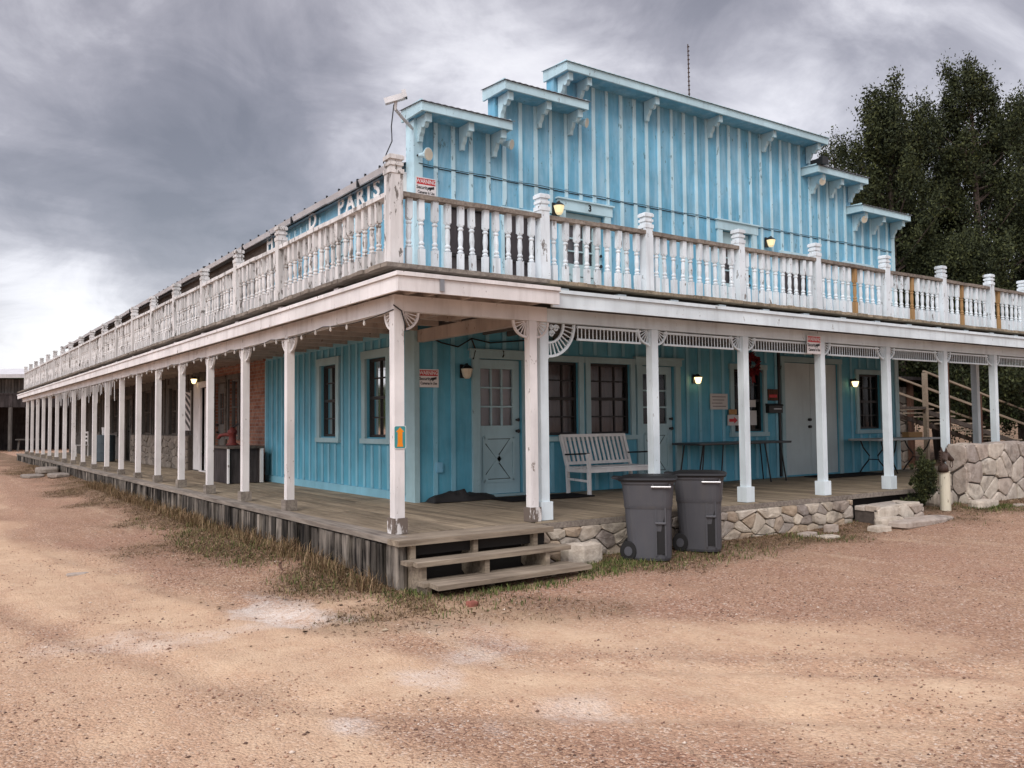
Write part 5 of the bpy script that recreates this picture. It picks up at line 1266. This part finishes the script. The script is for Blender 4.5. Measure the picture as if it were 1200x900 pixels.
def blades(name, px, py, hmin, hmax, lean, wid, mat, flat=0.0):
    n_ = len(px); h = rs_.uniform(hmin, hmax, n_); a = rs_.uniform(0, 6.283, n_); l = rs_.uniform(.2, 1, n_) * lean; z = gz(px, py) - .004
    dx, dy = np.cos(a), np.sin(a); wx, wy = -dy * wid, dx * wid
    p0 = np.stack([px - wx, py - wy, z], -1); p1 = np.stack([px + wx, py + wy, z], -1)
    mx = np.stack([px + dx * l * h * .35, py + dy * l * h * .35, z + h * (.62 - .3 * flat)], -1); p2 = mx - np.stack([wx, wy, wx * 0], -1) * .7; p3 = mx + np.stack([wx, wy, wx * 0], -1) * .7
    p4 = np.stack([px + dx * l * h, py + dy * l * h, z + h * (1 - .62 * flat) * (1 - .25 * l)], -1)
    V = np.stack([p0, p1, p3, p2, p4], 1).reshape(-1, 3); k = np.arange(n_)[:, None] * 5
    F = np.concatenate([np.stack([k + 0, k + 1, k + 2], -1).reshape(-1, 3), np.stack([k + 0, k + 2, k + 3], -1).reshape(-1, 3), np.stack([k + 3, k + 2, k + 4], -1).reshape(-1, 3)])
    o = bpy.data.objects.new(name, np_obj(name, V, F, mat)); COL.objects.link(o); return prop(o, kind='stuff')
def leafmat(name, stops, trans=.25):
    m, nt, b = newmat(name); n = N(nt); g = n.node('ShaderNodeNewGeometry'); at = n.node('ShaderNodeAttribute', attribute_name='tint')
    n.link(n.ramp(g.outputs['Random Per Island'], stops), b.inputs['Base Color']); b.inputs['Roughness'].default_value = .8; b.inputs['Specular IOR Level'].default_value = .15; return m
drym = leafmat('dry_brown_grass', [(0, (.06, .038, .022)), (.4, (.155, .095, .052)), (.55, (.13, .105, .045)), (.8, (.27, .175, .10)), (1, (.40, .29, .175))])
grm = leafmat('short_green_grass', [(0, (.035, .055, .015)), (.5, (.08, .115, .03)), (.85, (.14, .16, .05)), (1, (.3, .25, .12))])
px, py = scatter(700000, -2.3, 0, -1.6, 30); _, _, gr = masks(px, py); keep = rs_.rand(len(px)) < np.clip(gr - .12, 0, 1) ** 1.2 * np.clip(9 / (np.maximum(py, 0) + 9), .3, 1) * np.where(px > -.55, .8, .42) * np.clip(.15 + 1.7 * sstep(.38, .6, fbm(px, py, 2.6, 4, 55)), 0, 1); keep &= px < -.27
p1x, p1y = px[keep], py[keep]
px, py = scatter(150000, -.9, 14, -3, -.1); _, _, gr = masks(px, py); keep = (rs_.rand(len(px)) < np.clip(gr - .2, 0, 1) ** 1.3 * .75) & ~((px > -.15) & (px < 1.75) & (py > -.85)) & ~((px > 7.7) & (px < 9.7) & (py > -.95)) & (rs_.rand(len(px)) < .6) & ~((px > 1.65) & (py > -.26))
p2x, p2y = px[keep], py[keep]; ptx, pty = np.concatenate([p1x, p2x]), np.concatenate([p1y, p2y])
blades('dry_grass', ptx, pty, .018, .068, 1.9, .004, drym, .72)
# taller dry weeds tight against the skirt
px, py = scatter(12000, -.62, -.27, -.5, 16); keep = rs_.rand(len(px)) < .18 + .5 * sstep(.5, .7, fbm(px, py, 1.4, 3, 4)); px, py = px[keep], py[keep]
blades('dry_weeds', px, py, .08, .24, .9, .0035, drym, .15)
px, py = scatter(320000, -1.2, 14, -1.8, 8); cl = fbm(px, py, 1.3, 4, 91); _, _, gr = masks(px, py)
zone = np.maximum.reduce([np.exp(-((px - 1.2) / 1.3) ** 2 - ((py + 1.12) / .16) ** 2), 1.4 * np.exp(-((px - 2.2) / .6) ** 2 - ((py + .8) / .28) ** 2), np.exp(-((px + .1) / .5) ** 2 - ((py + .75) / .2) ** 2), np.exp(-((px - 10.6) / 1.6) ** 2 - ((py + .85) / .22) ** 2), .5 * np.exp(-((px - 6.0) / .5) ** 2 - ((py + .55) / .2) ** 2), .14 * gr * (px > -1.2) * (px < -.3) * (py > 0), .2 * gr])
keep = (rs_.rand(len(px)) < zone * sstep(.3, .52, cl)) & ~((px > -.1) & (px < 1.75) & (py > -1.05)) & ~((px > -.27) & (py > -.25))
blades('green_grass', px[keep], py[keep], .03, .085, 1.0, .004, grm, .2)
px, py = scatter(60000, -2.2, 14, -2, 14); _, _, gr = masks(px, py); keep = (rs_.rand(len(px)) < .5 * gr + .012) & ~((px > -.27) & (py > -.25)) & ~((px > -.15) & (px < 1.8) & (py > -1.1)); px, py = px[keep], py[keep]; k = len(px)
a = rs_.uniform(0, 6.283, k); l = rs_.uniform(.012, .034, k); w_ = l * rs_.uniform(.25, .7, k); zz_ = gz(px, py) + .004; dx, dy = np.cos(a), np.sin(a); tz = rs_.uniform(-.35, .35, k) * l + .006
V = np.stack([np.stack([px - dx * l, py - dy * l, zz_], -1), np.stack([px - dy * w_, py + dx * w_, zz_ + np.abs(tz)], -1), np.stack([px + dx * l, py + dy * l, zz_ + .5 * np.abs(tz)], -1), np.stack([px + dy * w_, py - dx * w_, zz_ + .2 * np.abs(tz)], -1)], 1).reshape(-1, 3)
lm_ = leafmat('dead_leaf_litter', [(0, (.05, .032, .02)), (.5, (.15, .09, .05)), (.85, (.26, .17, .1)), (1, (.42, .34, .24))])
o = bpy.data.objects.new('leaf_litter', np_obj('leaf_litter', V, np.arange(k * 4).reshape(-1, 4), lm_)); COL.objects.link(o); prop(o, kind='stuff')
# ------------------------------------------------------------------ twig lying in the grass
m = MB(); z = G(-.9, 1.4); m.tube([(-.85, 1.1, z + .03), (-.8, 1.35, z + .05), (-.68, 1.6, z + .04)], [.008, .012, .006], 6)
prop(m.build('dead_branch', M['brownpost'], origin=(-.8, 1.35, z)), 'short dead branch lying in the dry grass by the skirt', 'branch')

# ================================================================== TREES
treeleaf = bpy.data.materials.new('juniper_foliage')
treeleaf.use_nodes = True; nt = treeleaf.node_tree; nt.nodes.clear(); n = N(nt); o_ = n.node('ShaderNodeOutputMaterial'); b = n.node('ShaderNodeBsdfPrincipled'); g = n.node('ShaderNodeNewGeometry'); at = n.node('ShaderNodeAttribute', attribute_name='tint')
ca1 = n.ramp(g.outputs['Random Per Island'], [(0, (.014, .020, .011)), (.5, (.034, .044, .023)), (1, (.068, .080, .036))])
cc = n.mix(at.outputs['Fac'], n.mix(1.0, ca1, (.62, .66, .72), 'MULTIPLY'), n.mix(1.0, ca1, (1.35, 1.25, .85), 'MULTIPLY'))
n.link(cc, b.inputs['Base Color']); b.inputs['Roughness'].default_value = .75; b.inputs['Specular IOR Level'].default_value = .2; n.link(b.outputs[0], o_.inputs[0])
bark = wood('juniper_bark', (.04, .03, .025), (.16, .125, .105), 2, 0)
def crown_tree(root, base, H, R0, seed, nl, leaf, profile, z0=.12, limbs=60, dens=1.0, clump=.36):
    rg = np.random.RandomState(seed); bx, by, bz = base
    lean = rg.uniform(-.05, .05, 2)
    def axis_at(t): return np.array([bx + lean[0] * H * t + .12 * math.sin(t * 5 + seed), by + lean[1] * H * t + .12 * math.cos(t * 4 + seed), bz + H * t])
    tr = MB(); tr.tube([axis_at(t) for t in np.linspace(-.02, .93, 10)], [max(.02, .02 * H * (1 - t) ** .8) for t in np.linspace(0, .98, 10)], 8)
    cen = []; tint = []
    for k in range(limbs):
        t = z0 + (1 - z0) * (k + rg.rand()) / limbs; a = rg.uniform(0, 6.283); L = R0 * profile(t) * (rg.uniform(.45, .95) if rg.rand() < .7 else rg.uniform(.95, 1.55)); up = rg.uniform(.25, .85)
        p = axis_at(t * .93); d = np.array([math.cos(a), math.sin(a), up]); d /= np.linalg.norm(d); q = p.copy(); pts = [p.copy()]; ns = 5
        for s in range(ns):
            q = q + d * L / ns; d = d + np.array([rg.uniform(-.16, .16), rg.uniform(-.16, .16), .10]); d /= np.linalg.norm(d); pts.append(q.copy())
        tr.tube(pts, [max(.008, .006 * H * (1 - i / (ns + .5)) * (1 - t * .6)) for i in range(ns + 1)], 5, caps=False)
        tl = rg.rand()
        nc = max(3, int(L * 4.4 * dens))
        for c in range(nc):
            f = .22 + .8 * rg.rand() ** .7; i = min(ns - 1, int(f * ns)); fr = f * ns - i; cp = pts[i] * (1 - fr) + pts[i + 1] * fr
            cp = cp + rg.normal(0, .085 * L, 3) * np.array([1, 1, .7]); cen.append(cp); tint.append(np.clip(.25 + .4 * tl + rg.uniform(-.25, .3), 0, 1))
        if t > .35:
            tip = pts[-1]
            for e in range(3): cen.append(tip + np.array([rg.normal(0, .04), rg.normal(0, .04), (.14 + .22 * e) * min(1, H / 9)])); tint.append(np.clip(.35 + .4 * tl, 0, 1))
    for s in range(8): cen.append(axis_at(.93 + .01 * s) + rg.normal(0, .1, 3)); tint.append(.6)
    tr.build('trunk', bark, root)
    cen = np.array(cen); tint = np.array(tint); per = max(6, nl // len(cen)); nn = per * len(cen)
    C = np.repeat(cen, per, 0); T = np.repeat(tint, per) ; sc = np.repeat(rg.uniform(.55, 1.25, len(cen)), per)
    off = rg.normal(0, 1, (nn, 3)) * np.array([.42, .42, .62]) * clump * sc[:, None]; P0 = C + off
    u = rg.normal(0, 1, (nn, 3)) + np.array([0, 0, .9]); u /= np.linalg.norm(u, axis=1)[:, None]; v = np.cross(u, rg.normal(0, 1, (nn, 3))); v /= np.linalg.norm(v, axis=1)[:, None] + 1e-6
    ls = leaf * rg.uniform(.6, 1.4, (nn, 1)); A = P0 - u * ls * .5; B = P0 + v * ls * .32; Cc = P0 + u * ls * .75; D = P0 - v * ls * .32
    V = np.stack([A, B, Cc, D], 1).reshape(-1, 3) - np.array(WO[root]); F = np.arange(nn * 4).reshape(-1, 4)
    me = np_obj('crown', V, F, treeleaf, np.repeat(T, 4)); o = bpy.data.objects.new('crown', me); COL.objects.link(o); o.parent = root
def flame(t): return (min(1, (t - .02) / .2)) ** .6 * (1 - t) ** .62 * 1.25 + .05
def loose(t): return math.sin(math.pi * min(1, max(0, (t - .06) / 1.02))) ** .6 * (1 - .56 * t) + .05
def bushy(t): return (1 - t ** 2.2) ** .5
TR = [((27.3, 7.4), 14.3, 3.6, 21, 102600, 0.085, loose, 'tall dark juniper with the highest crown at the right edge'),
      ((23.75, 8.4), 12.9, 3.4, 22, 83700, 0.085, loose, 'slim dark juniper rising just right of the lowest cornice'),
      ((27.2, 9.0), 13.0, 3.8, 23, 75600, 0.085, loose, 'dark juniper between the slim tree and the tallest tree'),
      ((32.5, 8.3), 15.0, 3.4, 24, 75600, 0.093, loose, 'dark tree cut off by the right edge behind the tallest juniper'),
      ((32.3, 16.9), 15.6, 3.0, 25, 22950, 0.093, loose, 'sparse thin tree showing sky just above the facade step'),
      ((28.6, 13.4), 12.0, 3.0, 26, 54000, 0.085, flame, 'small juniper behind the two right hand cornices'),
      ((20.6, 9.9), 8.2, 3.0, 27, 81000, 0.081, flame, 'dense olive juniper low beside the end of the facade'),
      ((24.2, 6.3), 7.6, 3.0, 28, 81000, 0.081, flame, 'dense olive juniper above the right end of the balcony rail'),
      ((27.6, 3.6), 8.4, 3.2, 29, 67500, 0.085, flame, 'dense olive juniper lowest at the right edge of the picture'),
      ((31.0, 13.0), 10.5, 3.4, 30, 54000, 0.093, flame, 'dense juniper filling the gap behind the taller junipers')]
for (x, y), H, R0, sd_, nl, lf, pf, lab in TR:
    z = G(x, y) - .1; r = thing('juniper_tree', lab, 'tree', (x, y, z), 'junipers behind the building'); crown_tree(r, (x, y, z), H, R0, sd_, nl, lf, pf, limbs=84 if pf is loose else 80, dens=1.15)
for (x, y), H, R0, sd_, lab in (((26.5, 1.2), 3.6, 2.4, 41, 'low dark shrub mass behind the stair foot'), ((30, 4.5), 4.4, 3.0, 42, 'broad dark shrub behind the stair handrails'), ((24.5, 11.5), 4.2, 2.6, 43, 'dark shrub behind the stone shed')):
    z = G(x, y) - .1; r = thing('shrub', lab, 'shrub', (x, y, z), 'shrubs behind the porch end'); crown_tree(r, (x, y, z), H, R0, sd_, 12000, .16, bushy, z0=.02, limbs=40)
z = G(9.2, -.5); r = thing('juniper_sapling', 'small green juniper bush growing between stone step and hitching post', 'shrub', (9.2, -.5, z)); crown_tree(r, (9.2, -.5, z), (.82), .32, 50, 26000, .032, lambda t: (1 - t) ** .8 * (.75 + .25 * math.sin(t * 40)) + .04, z0=.04, limbs=60, dens=2.6, clump=.05)

# ================================================================== SKY, SUN, CAMERA
world = bpy.data.worlds.new('World'); SC.world = world; world.use_nodes = True; nt = world.node_tree; nt.nodes.clear(); n = N(nt)
out = n.node('ShaderNodeOutputWorld'); sky = n.node('ShaderNodeTexSky', sky_type='NISHITA'); sky.sun_disc = False; sky.sun_elevation = R(38); sky.sun_rotation = R(232)
bg1 = n.node('ShaderNodeBackground'); bg1.inputs[1].default_value = .05; bw = n.node('ShaderNodeRGBToBW'); n.link(sky.outputs[0], bw.inputs[0]); n.link(n.mix(.45, sky.outputs[0], bw.outputs[0]), bg1.inputs[0])
tc = n.node('ShaderNodeTexCoord'); sx = n.node('ShaderNodeSeparateXYZ'); n.link(tc.outputs['Generated'], sx.inputs[0])
zc = n.math('ADD', n.math('MAXIMUM', sx.outputs[2], 0.0), .5); cx = n.node('ShaderNodeCombineXYZ'); n.link(n.math('DIVIDE', sx.outputs[0], zc), cx.inputs[0]); n.link(n.math('DIVIDE', sx.outputs[1], zc), cx.inputs[1])
na = n.noise(cx.outputs[0], 1.9, 10, .55, .9); nb = n.noise(cx.outputs[0], 5.5, 9, .6, .6)
f = n.math('ADD', n.math('MULTIPLY', na, 1.0), n.math('MULTIPLY', nb, .6)); f = n.math('SUBTRACT', f, .355)
def lobe(d, width, amp):
    v = Vector(d).normalized(); dp = n.node('ShaderNodeVectorMath', operation='DOT_PRODUCT'); n.link(tc.outputs['Generated'], dp.inputs[0]); dp.inputs[1].default_value = v
    # exp(-(1-dot)/w)
    e = n.math('POWER', 2.718, n.math('DIVIDE', n.math('SUBTRACT', dp.outputs['Value'], 1.0), width)); return n.math('MULTIPLY', e, amp)
for d, w_, a_ in (((.10, .99, .085), .005, .30), ((.17, .98, .10), .003, .12), ((.06, .985, .15), .002, -.07), ((.14, .985, .155), .002, .08), ((.2, .95, .235), .012, -.10), ((.33, .92, .20), .010, -.08), ((.09, .95, .28), .012, -.14), ((.28, .90, .32), .014, -.10), ((.68, .62, .40), .006, -.06),
                  ((.75, .587, .31), .01, .10), ((.45, .80, .385), .007, .17), ((.55, .75, .36), .006, .15), ((.84, .44, .38), .02, .09), ((.21, .90, .40), .012, .04), ((.02, .93, .37), .01, .12)):
    f = n.math('ADD', f, lobe(d, w_, a_))
cl = n.ramp(f, [(.10, (.135, .125, .145)), (.28, (.222, .207, .235)), (.41, (.35, .328, .362)), (.51, (.53, .507, .545)), (.62, (.77, .745, .78)), (.82, (1.0, .975, .985))])
# overcast dome: brighter overhead and behind the camera than near the horizon
zen = n.ramp(sx.outputs[2], [(.0, 0), (.45, 0), (.8, 1)])
gain = n.math('ADD', n.math('ADD', 1.0, n.math('MULTIPLY', zen, 2.6)), lobe((-.9, -.15, .32), .16, 2.6)); cg = n.node('ShaderNodeVectorMath', operation='SCALE'); n.link(cl, cg.inputs[0]); n.link(gain, cg.inputs[3])
bg2 = n.node('ShaderNodeBackground'); n.link(cg.outputs[0], bg2.inputs[0]); bg2.inputs[1].default_value = .92
ad = n.node('ShaderNodeAddShader'); n.link(bg1.outputs[0], ad.inputs[0]); n.link(bg2.outputs[0], ad.inputs[1]); n.link(ad.outputs[0], out.inputs[0])
sun = bpy.data.lights.new('sun', 'SUN'); sun.energy = 1.5; sun.angle = R(28); sun.color = (1, .95, .88); so = bpy.data.objects.new('sun', sun); COL.objects.link(so)
az = R(232); el = R(38); v = Vector((math.sin(az) * math.cos(el), math.cos(az) * math.cos(el), math.sin(el)))
so.rotation_euler = v.to_track_quat('Z', 'Y').to_euler(); so.location = v * 40
cam = bpy.data.cameras.new('camera'); co = bpy.data.objects.new('camera', cam); COL.objects.link(co); SC.camera = co
cam.sensor_width = 36; cam.lens = 1009.285 * 36 / 1200; cam.clip_start = .05; cam.clip_end = 3000
r_ = Vector((0.82049963, -0.57155721, -0.01013446)); u_ = Vector((-0.01776072, -0.04320838, 0.9989082)); w_ = Vector((0.57137108, 0.81942382, 0.04560372))
mt = Matrix(((r_.x, u_.x, -w_.x, -4.23321), (r_.y, u_.y, -w_.y, -8.21304), (r_.z, u_.z, -w_.z, 1.15418), (0, 0, 0, 1))); co.matrix_world = mt
vs_ = SC.view_settings; vs_.view_transform = 'Standard'; vs_.look = 'None'; vs_.exposure = 0; vs_.gamma = 1; vs_.use_curve_mapping = False
